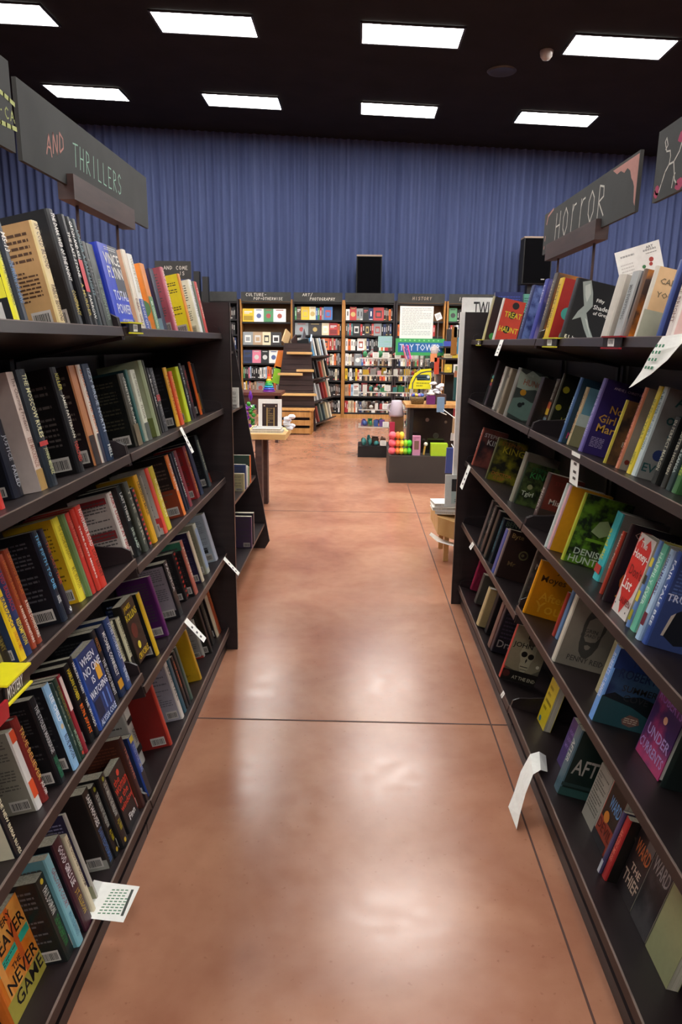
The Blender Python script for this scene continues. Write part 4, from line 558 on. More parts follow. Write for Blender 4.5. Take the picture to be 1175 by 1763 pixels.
('R4A', 0.565, 2.154, 0.004, 0.0241, 0.2379, 0.165, 0, 0, 'cfc8b8', '787064', 'grey cover with dark bearded head silhouette', {'ft': [('GRIN', '3c3834', 0.38, 0.53, 0.07), ('BEARD IT', '3c3834', 0.33, 0.47, 0.06), ('PENNY REID', '3a3632', 0.22, 0.09, 0.1)], 'noover': 1, 'fr': [('poly', [(0.36, 0.8), (0.42, 0.9), (0.52, 0.94), (0.64, 0.92), (0.74, 0.86), (0.78, 0.74), (0.78, 0.6), (0.74, 0.5), (0.74, 0.36), (0.68, 0.24), (0.6, 0.16), (0.5, 0.16), (0.4, 0.24), (0.35, 0.36), (0.34, 0.5), (0.32, 0.62), (0.33, 0.72)], '3e3b36'), ('poly', [(0.4, 0.7), (0.5, 0.76), (0.62, 0.74), (0.71, 0.68), (0.71, 0.5), (0.66, 0.42), (0.56, 0.4), (0.46, 0.4), (0.4, 0.46), (0.39, 0.56)], '787064'), ('poly', [(0.47, 0.34), (0.53, 0.36), (0.6, 0.34), (0.58, 0.3), (0.53, 0.28), (0.49, 0.3)], '787064'), ('disc', 0.4, 0.95, 0.03, '5a544c')]}),
('R4A', 0.565, 2.3776, 0.0797, 0.0244, 0.2087, 0.13, 0, 0, '6a88b0', '6c7078', 'pale blue narrow spine with grey cover', {}),
('R4A', 0.565, 2.4032, 0.0741, 0.0206, 0.172, 0.13, 0, 0, 'a8382c', '6a5850', 'thin brick red spine with grey flourish', {}),
('R4A', 0.565, 2.584, 0.004, 0.0172, 0.2204, 0.15, 0, 0, 'e0980c', 'b87404', 'golden orange cover with brown swash title', {'ft': [('Jojo', '4a2c08', 0.5, 0.8, 0.16), ('Moyes', '4a2c08', 0.15, 0.6, 0.2), ('After', 'c88c20', 0.25, 0.3, 0.2), ('You', 'c88c20', 0.2, 0.08, 0.26)]}),
('R4B', 0.52, 2.8353, 0.0487, 0.0196, 0.268, 0.14, 0, 0, '5a544c', '3c3630', 'grey brown cover with silvery needle text', {'art': ('2c2824', '5a4c4a', 12), 'ft': [('NEEDLE', 'a8a098', 0.1, 0.6, 0.12)]}),
('R4B', 0.52, 3.166, 0.004, 0.0258, 0.2319, 0.16, 0, 0, '7a6a68', '2a1a17', 'dark brown cover with pale gold coil', {'ft': [('Byte', '8a7448', 0.12, 0.82, 0.16), ('Mr', '6a5438', 0.25, 0.28, 0.12)], 'fr': [('disc', 0.62, 0.55, 0.16, '5a5234'), ('disc', 0.62, 0.55, 0.11, '2a1a17'), ('disc', 0.6, 0.55, 0.05, '5a5234')]}),
('R4B', 0.52, 3.2, 0.004, 0.0447, 0.2198, 0.12, 0, 0, '3c4c94', '34407c', 'blue violet plain spine', {}),
('R4B', 0.52, 3.378, 0.0225, 0.048, 0.2333, 0.15, 0, 0, '1c262c', '14191c', 'black book with blue-green lettering', {'st': [('WINDY CITY', '5a8a98', 0.95, 0.2)], 'ft': [('BENTLEY', '6a7a5c', 0.1, 0.86, 0.14)]}),
('R4B', 0.52, 3.4272, 0.004, 0.048, 0.2551, 0.14, 0, 0, '22261f', '181816', 'black paperback with bone edge', {}),
('R4B', 0.52, 3.526, 0.004, 0.048, 0.2575, 0.14, 0, 0, '2a2422', '1a1716', 'brown black paperback with grey marks', {'st': [('THE REAPER', '8a8a84', 0.95, 0.4)]}),
('R4B', 0.52, 3.628, 0.004, 0.048, 0.2621, 0.14, 0, 0, '38383a', '201f20', 'charcoal smoky spine beside end panel', {'art': ('1c1c1e', '6a6a68', 10)}),
('R5', 0.13, 1.372, 0.1, 0.03, 0.22, 0.13, 1, 0, '3c3a2c', '8a8a64', 'face-out grey-green book nearest the frame edge', {}),
('R5', 0.13, 1.5032, 0.1, 0.03, 0.22, 0.1, 1, 0, '17171a', '1c1a1d', 'face-out black book with grey name', {'art': ('141216', '3c383a', 6), 'ft': [('WARD', '8a8484', 0.1, 0.7, 0.25)]}),
('R5', 0.13, 1.6044, 0.1, 0.03, 0.22, 0.1, 1, 0, '1a1618', '241d1f', 'face-out dark book with orange capitals', {'ft': [('WARD', 'a85a30', 0.15, 0.6, 0.24), ('THE', 'b8a08c', 0.3, 0.38, 0.12), ('THIEF', 'b8a08c', 0.12, 0.18, 0.2)], 'fr': [('rect', 0.6, 0.75, 1, 1, '5a5454')]}),
('R5', 0.13, 1.7056, 0.0665, 0.0255, 0.2006, 0.16, 0, 0, 'a82c2c', '15110f', 'very dark cover with dim gold, red spine', {'ft': [('W', '4a4038', 0.18, 0.66, 0.16)], 'fr': [('disc', 0.55, 0.75, 0.1, '4a3c14'), ('disc', 0.65, 0.62, 0.09, '5a4a18'), ('disc', 0.45, 0.55, 0.05, '4a3c14')], 'st': [('ARCTIC MUSE', 'd87868', 0.8, 0.3)]}),
('R5', 0.13, 1.7323, 0.0594, 0.0134, 0.2037, 0.12, 0, 0, '4a4468', '2c2840', 'thin violet spine with white foot', {'sr': [(0.2, 0, 'b8b8c0')]}),
('R5', 0.13, 1.808, 0.1, 0.03, 0.205, 0.11, 1, 0, '9a9a94', '8a3018', 'face-out orange and black cover with blue capitals', {'ft': [('WARD', '5c8ab8', 0.3, 0.6, 0.25), ('DEVIL', '5a1810', 0.1, 0.2, 0.2)], 'fr': [('rect', 0.1, 0.4, 1, 1, '2a1c14'), ('disc', 0.4, 0.45, 0.14, 'b87020'), ('rect', 0, 0.0, 0.9, 0.14, '201c20')]}),
('R5', 0.13, 1.9192, 0.1, 0.03, 0.19, 0.1, 1, 0, '9c968c', '908a80', 'face-out grey text cover', {'fr': [('lines', 0.1, 0.2, 0.9, 0.9, 12, '5a564e')]}),
('R5', 0.13, 2.0899, 0.0383, 0.0448, 0.241, 0.16, 0, 0, '4a6470', '16231f', 'dark green cover with large grey capitals', {'ft': [('AFTER', '9a948c', 0.1, 0.35, 0.3)], 'fr': [('rect', 0, 0, 1, 0.12, '2c4c48'), ('rect', 0, 0.15, 1, 0.2, '2a3c3a')], 'st': [('AFTER', 'c0c4c0', 0.8, 0.45)]}),
('R5', 0.13, 2.214, 0.1, 0.03, 0.18, 0.1, 1, 0, '3c2c70', '402a64', 'face-out purple cover with lilac title lines', {'ft': [('FOR THE', '8a70b0', 0.2, 0.7, 0.1), ('LOVE OF', '8a70b0', 0.2, 0.55, 0.1), ('MY LIFE', '8a70b0', 0.2, 0.4, 0.1)]}),
('R5', 0.13, 2.508, 0.1, 0.03, 0.19, 0.1, 1, 0, 'c0a81c', 'c8b020', 'face-out bright yellow book with brown side', {'fr': [('disc', 0.3, 0.1, 0.1, '3c7088'), ('lines', 0.2, 0.3, 0.9, 0.9, 4, '8a7810')]}),
('R5', 0.13, 2.908, 0.004, 0.0275, 0.2618, 0.16, 0, 0, 'b03830', '5c5648', 'skull drawing cover with hand-drawn capitals', {'ft': [('JOHN', '191410', 0.04, 0.6, 0.15), ('DIES', '191410', 0.38, 0.8, 0.18), ('AT THE END', 'b0a890', 0.3, 0.05, 0.08)], 'fr': [('poly', [(0, 0.25), (0, 1), (1, 1), (1, 0.3), (0.8, 0.2), (0.3, 0.2)], '8a8068'), ('poly', [(0.3, 0.52), (0.33, 0.68), (0.45, 0.76), (0.6, 0.76), (0.72, 0.66), (0.74, 0.5), (0.68, 0.4), (0.66, 0.28), (0.58, 0.2), (0.46, 0.2), (0.4, 0.28), (0.38, 0.4)], 'a29a80'), ('disc', 0.43, 0.52, 0.085, '191410'), ('disc', 0.63, 0.5, 0.085, '191410'), ('poly', [(0.51, 0.42), (0.53, 0.36), (0.56, 0.42), (0.535, 0.46)], '191410'), ('rect', 0.42, 0.29, 0.64, 0.305, '3a3226'), ('rect', 0.44, 0.24, 0.62, 0.25, '3a3226'), ('disc', 0.55, 0.76, 0.12, '4a4236'), ('poly', [(0.5, 0.8), (0.42, 0.98), (0.47, 0.99), (0.53, 0.82)], '2a241c'), ('poly', [(0.58, 0.8), (0.64, 0.99), (0.69, 0.97), (0.6, 0.8)], '2a241c'), ('rect', 0, 0, 1, 0.2, '1c1714'), ('disc', 0.12, 0.12, 0.1, '4a201c'), ('disc', 0.9, 0.35, 0.05, 'd8d0b8')]}),
('R5', 0.13, 3.1965, 0.0193, 0.0305, 0.2442, 0.15, 0, 0, '2c2630', '1c1820', 'black ridged cover with pale serif word', {'ft': [('Dracul', '8a807c', 0.1, 0.12, 0.2)], 'fr': [('lines', 0.1, 0.3, 0.9, 0.95, 8, '3c3040')]}),
('R5', 0.13, 3.2282, 0.0145, 0.048, 0.2342, 0.13, 0, 0, '6a4c44', '5a3c38', 'pinkish brown cloth spine', {}),
('R5', 0.13, 3.4179, 0.0328, 0.048, 0.2193, 0.13, 0, 0, '17161a', '121214', 'black spine right of the cream book', {}),
('R5', 0.13, 3.5, 0.004, 0.048, 0.2131, 0.14, 0, 1, 'b8a478', '9a8860', 'thick cream spine standing out', {}),
('R5', 0.13, 3.8622, 0.0509, 0.048, 0.1784, 0.13, 0, 0, '4c4842', '4a4640', 'slate grey worn cover low beside cream book', {}),
('R5', 0.13, 4.1067, 0.0636, 0.0383, 0.2002, 0.12, 0, 0, 'a82c50', '8a2440', 'bright pink slim spine at far end', {}),
]
SN={'1':'top shelf','2':'second shelf','3':'third shelf','4':'fourth shelf','5':'bottom shelf'}
for (sh,z,Y,s,th,L,d,fo,hard,sc,fc,desc,k) in BK:
    side=-1 if sh[0]=='L' else 1; td=12 if sh in('L1','R1','L2') else 15
    side_w='left' if side<0 else 'right'
    k=dict(k); a=k.pop('art',None)
    place(side,z,td,Y,s,L,d,th,fo,hard=hard,sc=sc,fc=fc,artm=a,label='%s, %s %s'%(desc,side_w,SN[sh[1]]),group='books on the %s %s'%(side_w,SN[sh[1]]),**k)
# ---------------- chalkboard signs over the aisle ----------------
def signboard(side,y0,y1,zb,zt,label,deco,stand=None,bar=None):
    e=empty('chalkboard_sign',(side*.995,(y0+y1)/2,zb),label,'sign','chalkboard signs over the aisle')
    m_=MB(); m_.box((side*.987,y0,zb),(side*1.0,y1,zt),CHB)
    F=frame((side*.9865,0,0),(0,1,0),(0,0,1)) if side<0 else frame((side*.9865,0,0),(0,-1,0),(0,0,1))
    deco(m_,F); part(m_,'board',e)
    b0,b1=bar
    m_=MB(); m_.box((side*.965,b0,zb-.045),(side*1.02,b1,zb+.035),BRW); part(m_,'holder_bar',e)
    for yy in (b0+.12,b1-.12):
        m_=MB(); m_.tube((side*1.004,yy,1.60),(side*1.004,yy,zb-.04),.006,.006,BRW,8); part(m_,'post',e)
    return e
PINK=mat('c08a80',.9); MINT=mat('9ac4ae',.9); CW=mat('cdc9bf',.9); LEMON=mat('b9c07c',.9); ROSE=mat('a83a5c',.9); OFFC=mat('b7837a',.9)
def d1(mb,F):
    chalk(mb,'AND',2.40,2.135,.052,.062,.006,PINK,F,.1,.014)
    chalk(mb,'THRILLERS',2.62,2.150,.058,.075,.0045,MINT,F,.08,.0)
def d2(mb,F):
    for (yc,n_) in ((2.205,0),(2.152,1)):
        stroke(mb,[(1.9+i*.03, yc+(.02*math.sin((i)/10*2.6) if not n_ else -.008*math.sin(i/10*3))) for i in range(11)],.012,LEMON,F)
    chalk(mb,'.CA',2.105,2.165,.032,.028,.004,LEMON,F)
signboard(-1,2.225,3.50,2.075,2.295,'long chalkboard sign reading AND THRILLERS on the left side',d1,bar=(2.55,3.22))
signboard(-1,1.0,2.185,2.085,2.32,'chalkboard sign with yellow arcs cut by the left frame edge',d2,bar=(1.3,1.95))
def d3(mb,F):
    y=lambda v:-v
    chalk(mb,'HOrrOR',-3.84,2.085,.13,.125,.0075,CW,F,.03,0)
    mb.add([(y(3.03),2.235,0),(y(2.76),2.235,0),(y(2.76),2.06,0),(y(2.775),2.075,0),(y(2.785),2.13,0),(y(2.80),2.15,0),(y(2.82),2.165,0),(y(2.84),2.195,0),(y(2.87),2.21,0),(y(2.9),2.20,0),(y(2.94),2.215,0),(y(2.98),2.212,0)],[tuple(range(12))[::-1]],OFFC,F)
    stroke(mb,[(y(3.9),2.245),(y(4.0),2.225),(y(4.02),2.19)],.012,OFFC,F); stroke(mb,[(y(4.03),2.13),(y(4.035),2.11)],.01,OFFC,F); stroke(mb,[(y(4.04),2.08),(y(4.045),2.07)],.01,OFFC,F)
signboard(1,2.755,4.07,2.04,2.245,'chalkboard sign reading HORROR with pink chalk corner',d3,bar=(3.12,3.92))
def d4(mb,F):
    y=lambda v:-v
    stroke(mb,[(y(a),b) for a,b in ((2.585,2.08),(2.575,2.065),(2.555,2.06),(2.535,2.09),(2.515,2.12),(2.49,2.137),(2.455,2.137),(2.42,2.16),(2.405,2.19),(2.40,2.24))],.006,CW,F)
    stroke(mb,[(y(a),b) for a,b in ((2.455,2.137),(2.445,2.11),(2.435,2.08),(2.41,2.06))],.006,CW,F)
    stroke(mb,[(y(a),b) for a,b in ((2.49,2.137),(2.485,2.16),(2.492,2.178),(2.52,2.182),(2.54,2.215),(2.53,2.225),(2.515,2.2),(2.53,2.19))],.005,CW,F)
    stroke(mb,[(y(a),b) for a,b in ((2.45,2.06),(2.445,2.09),(2.435,2.1))],.005,CW,F)
    for (a,b,c_,d_) in ((2.57,2.07,.02,.035),(2.41,2.20,.03,.03),(2.395,2.06,.03,.03),(2.36,2.17,.03,.04)):
        q=[(y(a)+c_*math.cos(t*.7)*(1+.2*math.sin(3*t)),b+d_*math.sin(t*.7)*.6) for t in range(9)]; mb.add([(p[0],p[1],0) for p in q],[tuple(range(9))],ROSE,F)
signboard(1,1.2,2.60,2.04,2.26,'chalkboard sign with white flower drawing at the right edge',d4,bar=(1.5,2.2))
# ---------------- papers and tags on the shelves ----------------
def sheet(name,rows_,m,label,cat,group=None,deco=None,th=.0006,sm=True):
    """rows_: list of (left,right) point pairs; makes a thin curved sheet"""
    vs=[];n=len(rows_)
    L=[Vector(a) for a,b in rows_]; Rr=[Vector(b) for a,b in rows_]
    nrm=(Rr[0]-L[0]).cross(L[min(1,n-1)]-L[0]).normalized()*th
    for a,b in zip(L,Rr): vs+=[a,b]
    for a,b in zip(L,Rr): vs+=[a-nrm,b-nrm]
    fs=[]
    for i in range(n-1):
        a=2*i; fs+=[(a,a+1,a+3,a+2),(2*n+a+2,2*n+a+3,2*n+a+1,2*n+a),(a,a+2,2*n+a+2,2*n+a),(a+1,2*n+a+1,2*n+a+3,a+3)]
    fs+=[(0,2*n,2*n+1,1),(2*n-2,2*n-1,4*n-1,4*n-2)]
    m_=MB(); m_.add(vs,fs,m)
    if deco: deco(m_)
    o=m_.build(name,loc=tuple(L[0])); return tag(o,label,cat,group)
def tagstrip(name,x,ya,yb,z0,z1,x2,label,group='paper shelf tags'):
    d=lambda mb: [mb.add([(x+(x2-x)*t+.0009*(1 if x<0 else -1),ya+(yb-ya)*.25,z0+(z1-z0)*t),(x+(x2-x)*t+.0009*(1 if x<0 else -1),ya+(yb-ya)*.6,z0+(z1-z0)*t),(x+(x2-x)*(t+.08)+.0009*(1 if x<0 else -1),ya+(yb-ya)*.6,z0+(z1-z0)*(t+.08)),(x+(x2-x)*(t+.08)+.0009*(1 if x<0 else -1),ya+(yb-ya)*.25,z0+(z1-z0)*(t+.08))],[(0,1,2,3)],mat('444444')) for t in (.3,.55,.75)]
    sheet(name,[((x,ya,z0),(x,yb,z0)),(((x+x2)/2,ya+.0,(z0+z1)/2),((x+x2)/2,yb,(z0+z1)/2)),((x2,ya,z1),(x2,yb,z1))],PAPER,label,'paper tag',group,d)
tagstrip('paper_tag',-.642,2.55,2.585,1.262,1.17,-.60,'white paper strip hanging from the second shelf of the left bookcase')
tagstrip('paper_tag',-.642,3.30,3.345,.532,.45,-.57,'small white paper strip at the end of fourth shelf, left bookcase')
tagstrip('paper_tag',-.642,2.50,2.545,.532,.45,-.57,'white paper strip on fourth shelf edge of left bookcase, middle')
tagstrip('paper_tag',.642,2.03,2.11,1.265,1.17,.642,'printed paper strip hanging below second shelf of right bookcase')
tagstrip('paper_tag',.642,3.93,4.02,.90,.77,.60,'plain white strip at far end of third shelf, right bookcase')
tagstrip('paper_tag',.642,3.68,3.74,.522,.49,.625,'tiny white tag on fourth shelf edge of right bookcase')
tagstrip('paper_tag',.642,3.23,3.31,1.59,1.52,.62,'white paper strip hanging below the top shelf, right bookcase')
tagstrip('paper_tag',.642,2.735,2.765,.142,.12,.63,'tiny yellowed tag on bottom shelf edge below the skull book')
def holder(x,y0,y1,z,col,label,text=None,H=.024):
    sg=1 if x<0 else -1
    e=empty('label_holder',(x,y0,z),label,'label holder','coloured label holders on shelf edges')
    c=mat(col,.35); m_=MB()
    m_.box((x,y0,z-H/2),(x+sg*.003,y1,z+H/2),mat('1a1a1c',.35)); part(m_,'plate',e)
    m_=MB(); m_.box((x,y0,z+H/2),(x+sg*.008,y1,z+H/2+.004),c); m_.box((x,y0,z-H/2-.004),(x+sg*.008,y1,z-H/2),c); m_.box((x-sg*.05,y0,z+H/2),(x,y1,z+H/2+.003),c); part(m_,'coloured_rim',e)
    m_=MB(); F=frame((x+sg*.0034,y0 if sg>0 else y1,z-H/2),(0,sg,0),(0,0,1)); w_=y1-y0
    if text: put_text(m_,text,w_*.62,H*.7,WHITE,F@Matrix.Translation((w_*.08,H*.15,0)))
    else:
        m_.add([(w_*.3,H*.1,0),(w_*.65,H*.1,0),(w_*.65,H*.9,0),(w_*.3,H*.9,0)],[(0,1,2,3)],PAPER,F)
        for i in range(7): m_.add([(w_*(.34+.04*i),H*.35,.0003),(w_*(.36+.04*i),H*.35,.0003),(w_*(.36+.04*i),H*.8,.0003),(w_*(.34+.04*i),H*.8,.0003)],[(0,1,2,3)],BLACK,F)
    part(m_,'printed_label',e)
holder(-.636,2.01,2.12,1.603,'e0dc18','yellow label holder on top shelf edge under the blue book')
holder(-.636,1.165,1.262,.935,'e8dc20','yellow holder with MYSTERY label at left frame edge','MYSTERY',.034)
holder(.636,2.34,2.50,1.578,'e0dc30','yellow label holder on right top shelf near silver-and-black book')
holder(.636,1.77,1.90,1.578,'9a2028','red label holder on right top shelf edge')
holder(.636,3.78,3.90,1.578,'e0dc30','yellow label holder at far end of right top shelf')
m_=MB(); m_.box((-.634,1.10,.895),(-.628,1.163,.93),REDM); tag(m_.build('red_card',loc=(-.634,1.12,.875)),'small red card beside the MYSTERY label at left edge','card')
# big folded note, right top shelf
def green(mb):
    for k,(yy,zz) in enumerate(((1.50,1.568),(1.515,1.555),(1.53,1.54),(1.545,1.523))):
        for j in range(3):
            a=yy-.02+j*.016; mb.add([(.6155,a,zz),(.6155,a+.010,zz),(.6175,a+.010,zz+.006),(.6175,a,zz+.006)],[(0,1,2,3)],mat('3a7a58',.8))
sheet('handwritten_note',[((.634,1.535,1.590),(.634,1.40,1.597)),((.626,1.565,1.555),(.626,1.43,1.572)),((.62,1.592,1.516),(.62,1.465,1.543)),((.616,1.61,1.497),(.616,1.53,1.512)),((.612,1.632,1.478),(.612,1.615,1.482))],PAPER,'large white handwritten note curling off the right top shelf','note',deco=green)
# receipt-like note from the right bottom shelf
def prn(mb):
    for i in range(9):
        t=i/9; x=.565+.028*t*2.0; 
        mb.add([(.553+.006*i,2.085+.010*i,.0235+.012*i+.001),(.553+.006*i+.004,2.088+.010*i,.0235+.012*i+.0015),(.562+.006*i+.004,2.15+.010*i,.0245+.012*i+.0015),(.562+.006*i,2.147+.010*i,.0245+.012*i+.001)],[(0,1,2,3)],mat('707070',.8))
sheet('printed_note',[((.68,2.19,.135),(.70,2.29,.135)),((.65,2.17,.155),(.67,2.275,.16)),((.62,2.15,.15),(.635,2.26,.158)),((.59,2.115,.10),(.60,2.235,.105)),((.565,2.075,.045),(.57,2.19,.05)),((.552,2.05,.01),(.548,2.165,.012))],PAPER,'long white printed note curling down onto the floor at right','note')
def prn2(mb):
    for i in range(9):
        y=1.515+i*.010; x0=-.645+.0012*i
        x=x0
        while x<-.59: 
            mb.add([(x,y,.1362),(x+.008,y,.1362),(x+.008,y+.004,.1362),(x,y+.004,.1362)],[(0,1,2,3)],mat('5c8a6a',.8)); x+=.012
    mb.add([(-.584,1.51,.1362),(-.577,1.51,.1362),(-.577,1.60,.1362),(-.584,1.60,.1362)],[(0,1,2,3)],mat('444a44',.8))
sheet('printed_note',[((-.70,1.52,.128),(-.70,1.64,.128)),((-.665,1.50,.1355),(-.67,1.625,.1355)),((-.57,1.49,.1355),(-.565,1.612,.1355))],PAPER,'white card with green print sticking out over the floor at lower left','note',deco=prn2)
# art leaflet standing above the right top shelf
e=empty('leaflet',(1.03,2.76,1.621),'white folded art leaflet standing up behind the books on the right','leaflet')
FL=frame((.975,2.752,1.75),Vector((.953,.04,.30)).normalized(),Vector((-.30,0,.953)).normalized())
for i,(a,b,n_) in enumerate(((0,.085,'left_page'),(.085,.165,'right_page'))):
    m_=MB(); m_.box((a,0,-.001),(b,.155,0),PAPER,FL)
    its=[('lines',.2,.8,.8,.9,1,'a8a8a4')]
    if i: its+= [('text','ART',.35,.88,.08,'3a3a3a'),('disc',.5,.62,.09,'a83a30'),('disc',.45,.52,.07,'a83a30'),('disc',.35,.32,.11,'a03838'),('disc',.8,.3,.12,'3a8a4a'),('disc',.12,.5,.07,'3a7a48'),('lines',.3,.76,.8,.79,1,'555555')]
    else: its+=[('lines',.2,.1,.9,.25,2,'8a7a7a'),('lines',.15,.4,.7,.7,4,'d4d2cc')]
    decor(m_,its,FL@Matrix.Translation((a,0,0)),b-a,.155); part(m_,n_,e)
m_=MB(); m_.box((1.0,2.76,1.621),(1.06,2.77,1.82),mat('c8c8c4',.4)); part(m_,'support_card',e)
# a navy book, a teal one and a stack on the next case beyond the right end panel
# ---------------- slanted bookcase beyond the left end panel ----------------
e=empty('slanted_bookcase',(-1.0,4.4,0),'dark slanted bookcase beyond the end panel on the left','bookcase')
for yy,nm in ((3.475,'end_panel'),(5.30,'end_panel')):
    m_=MB(); m_.prism([(-1.3,0),(-.70,0),(-.665,.06),(-.935,1.72),(-1.3,1.72)],yy,yy+.022,1,DARK); part(m_,nm,e)
m_=MB(); m_.box((-1.3,3.5,0),(-1.285,5.3,1.72),BACKP); part(m_,'back_panel',e)
def sx(z): return -.67-(z-.06)*.1627
for z in (.2,.58,1.11,1.5,1.70):
    m_=MB(); m_.box((-1.285,3.498,z-.018),(sx(z)-.012,5.299,z),DARK); m_.box((sx(z)-.012,3.498,z-.018),(sx(z)-.009,5.299,z),EDGE); part(m_,'shelf',e)
def stand_book(x,y,z,yaw,L,d,th,sc,fc,label,tilt=0,fr=(),face='back',**k):
    M=Matrix.Translation((x,y,z+.001+abs(math.sin(R_(tilt)))*(0)))@Matrix.Rotation(R_(yaw),4,'Z')@Matrix.Rotation(R_(tilt),4,'Y')
    return make_book(M,L,d,th,sc,fc,0,label,face=face,fr=fr,**k)
G2='books on the slanted bookcase beyond the left end panel'
for (x,y,z,sc,fc,lab,L,th) in ((-.755,4.98,.58,'e07038','2a4436','dark green book with orange edge on slanted bookcase',.2,.03),(-.755,4.90,.58,'8aa07a','90a884','pale green book in front of the dark green one',.13,.03),
    (-.755,4.83,.58,'d8d8d4','d0d0cc','white book beside pale green book, slanted bookcase',.15,.03),(-.755,4.76,.58,'384878','38487a','blue book on slanted bookcase beyond left end panel',.17,.03),(-.755,4.69,.58,'b0a880','b0a880','straw coloured book nearest the left end panel',.12,.03),
    (-.70,4.62,.2,'4a3458','40304a','dull purple book at the foot of the slanted bookcase',.22,.03),(-.70,4.72,.2,'30303c','2c2c34','slate book beside purple one, slanted bookcase foot',.22,.04),
    (-.84,5.05,1.11,'d8d8d0','dcdcd4','white book on upper shelf of the slanted bookcase',.14,.02),(-.89,4.9,1.50,'3a5a40','3a5a40','green book at top of slanted bookcase',.17,.03)):
    stand_book(x,y,z,180,L,.13,th,sc,fc,lab,group=G2)
m_=MB(); M_=Matrix.Translation((-1.0,3.9,1.701))@Matrix.Rotation(.3,4,'Z')
for i in range(4): m_.box((-.1+.006*i,-.07,.012*i),(.1+.004*i,.07,.012*i+.011),PAPER,M_)
tag(m_.build('booklet',loc=(-1.0,3.9,1.701)),'small pile of cream booklets on top of the slanted bookcase','booklet')
# ---------------- rustic table, book stand, jar ----------------
e=empty('side_table',(-1.1,6.7,0),'rustic wooden table end showing beyond the slanted bookcase','table')
m_=MB(); m_.box((-1.9,6.42,.70),(-.645,6.98,.75),PINE); part(m_,'tabletop',e)
for x,y in ((-.9,6.5),(-.9,6.9),(-1.8,6.5),(-1.8,6.9)):
    m_=MB(); m_.prism([(y-.045,0),(y+.045,0),(y+.06,.55),(y+.05,.70),(y-.05,.70),(y-.06,.55)],x-.03,x+.03,0,BRW); part(m_,'leg',e)
for i,(a,b,zz,c) in enumerate(((-.985,-.685,.751,'d8d4c8'),(-.965,-.70,.772,'e8e6e0'))):
    e=empty('book',(a,6.5,zz),'white book lying flat under the book stand, %s'%('lower one' if i==0 else 'upper one'),'book','books lying on the rustic table')
    m_=MB(); m_.box((a,6.5,zz),(b,6.7,zz+.002),mat(c)); m_.box((a,6.5,zz+.017),(b,6.7,zz+.0195),mat(c)); m_.box((a,6.5,zz),(a+.003,6.7,zz+.019),mat(c)); part(m_,'cover',e)
    m_=MB(); m_.box((a+.004,6.504,zz+.0022),(b-.004,6.697,zz+.0168),PAGE2); part(m_,'page_block',e)
e=empty('display_book',(-.81,6.62,.793),'white-bordered dark cover book propped open on the table','book')
FB=frame((-.915,6.57,.7935),(1,0,0),Vector((0,.12,1)).normalized())
m_=MB(); m_.box((0,0,-.022),(.215,.262,0),WHITE,FB); decor(m_,[('rect',.17,.05,.84,.84,'3a2620'),('rect',.2,.1,.8,.78,'2a1a18'),('rect',.36,.05,.4,.7,'b89858'),('rect',.66,.05,.7,.7,'b89858'),('lines',.42,.15,.64,.7,9,'8a7448'),('disc',.26,.76,.04,'c8b8a0'),('disc',.76,.76,.04,'c8b8a0')],FB,.215,.262); part(m_,'front_cover',e)
m_=MB(); m_.box((.01,.0,-.06),(.2,.262,-.024),PAGE2,FB); part(m_,'page_block',e)
m_=MB(); m_.lathe([(.055,0),(.065,.02),(.068,.2),(.062,.24),(.062,.245),(.066,.2),(.063,.02),(.05,.004)],GLASS,20,Matrix.Translation((-1.00,6.62,.751)))
ej=empty('glass_jar',(-1.00,6.62,.751),'clear glass jar full of green and purple ornaments on the table','jar'); part(m_,'jar_wall',ej,smooth=True)
for i in range(16):
    m_=MB(); c=['3a9a30','2a7a28','8a30b8','50b848','a040c8'][i%5]; a=i*2.4; rr=.035
    x,y,z=-1.00+rr*math.cos(a),6.62+rr*math.sin(a),.775+.0155*i
    m_.blob((x,y,z),.02,.02,.02,mat(c,.2),8,6)
    tag(m_.build('bauble',loc=(x,y,z),smooth=True),'shiny %s bauble packed in the glass jar'%['green','deep green','violet','light green','bright purple'][i%5],'ornament','%s baubles in the glass jar'%['green','deep green','violet','light green','bright purple'][i%5])
m_=MB(); m_.lathe([(.001,.0),(.012,.01),(.02,.04),(.012,.08),(.001,.1)],mat('6a28a0',.3),10,Matrix.Translation((-.99,6.62,1.03))); tag(m_.build('purple_ornament',loc=(-.99,6.62,1.03),smooth=True),'pointed purple ornament topping the glass jar','ornament')
m_=MB()
for i in range(7): m_.blob((-.64+random.uniform(-.03,.035),6.62+random.uniform(-.03,.03),.785+i*.018),.035,.03,.022,mat('dfe4ee',.6),9,6,.12)
tag(m_.build('paper_flower',loc=(-.64,6.6,.76)),'crumpled pale blue-white paper bundle beside the propped book','ornament')
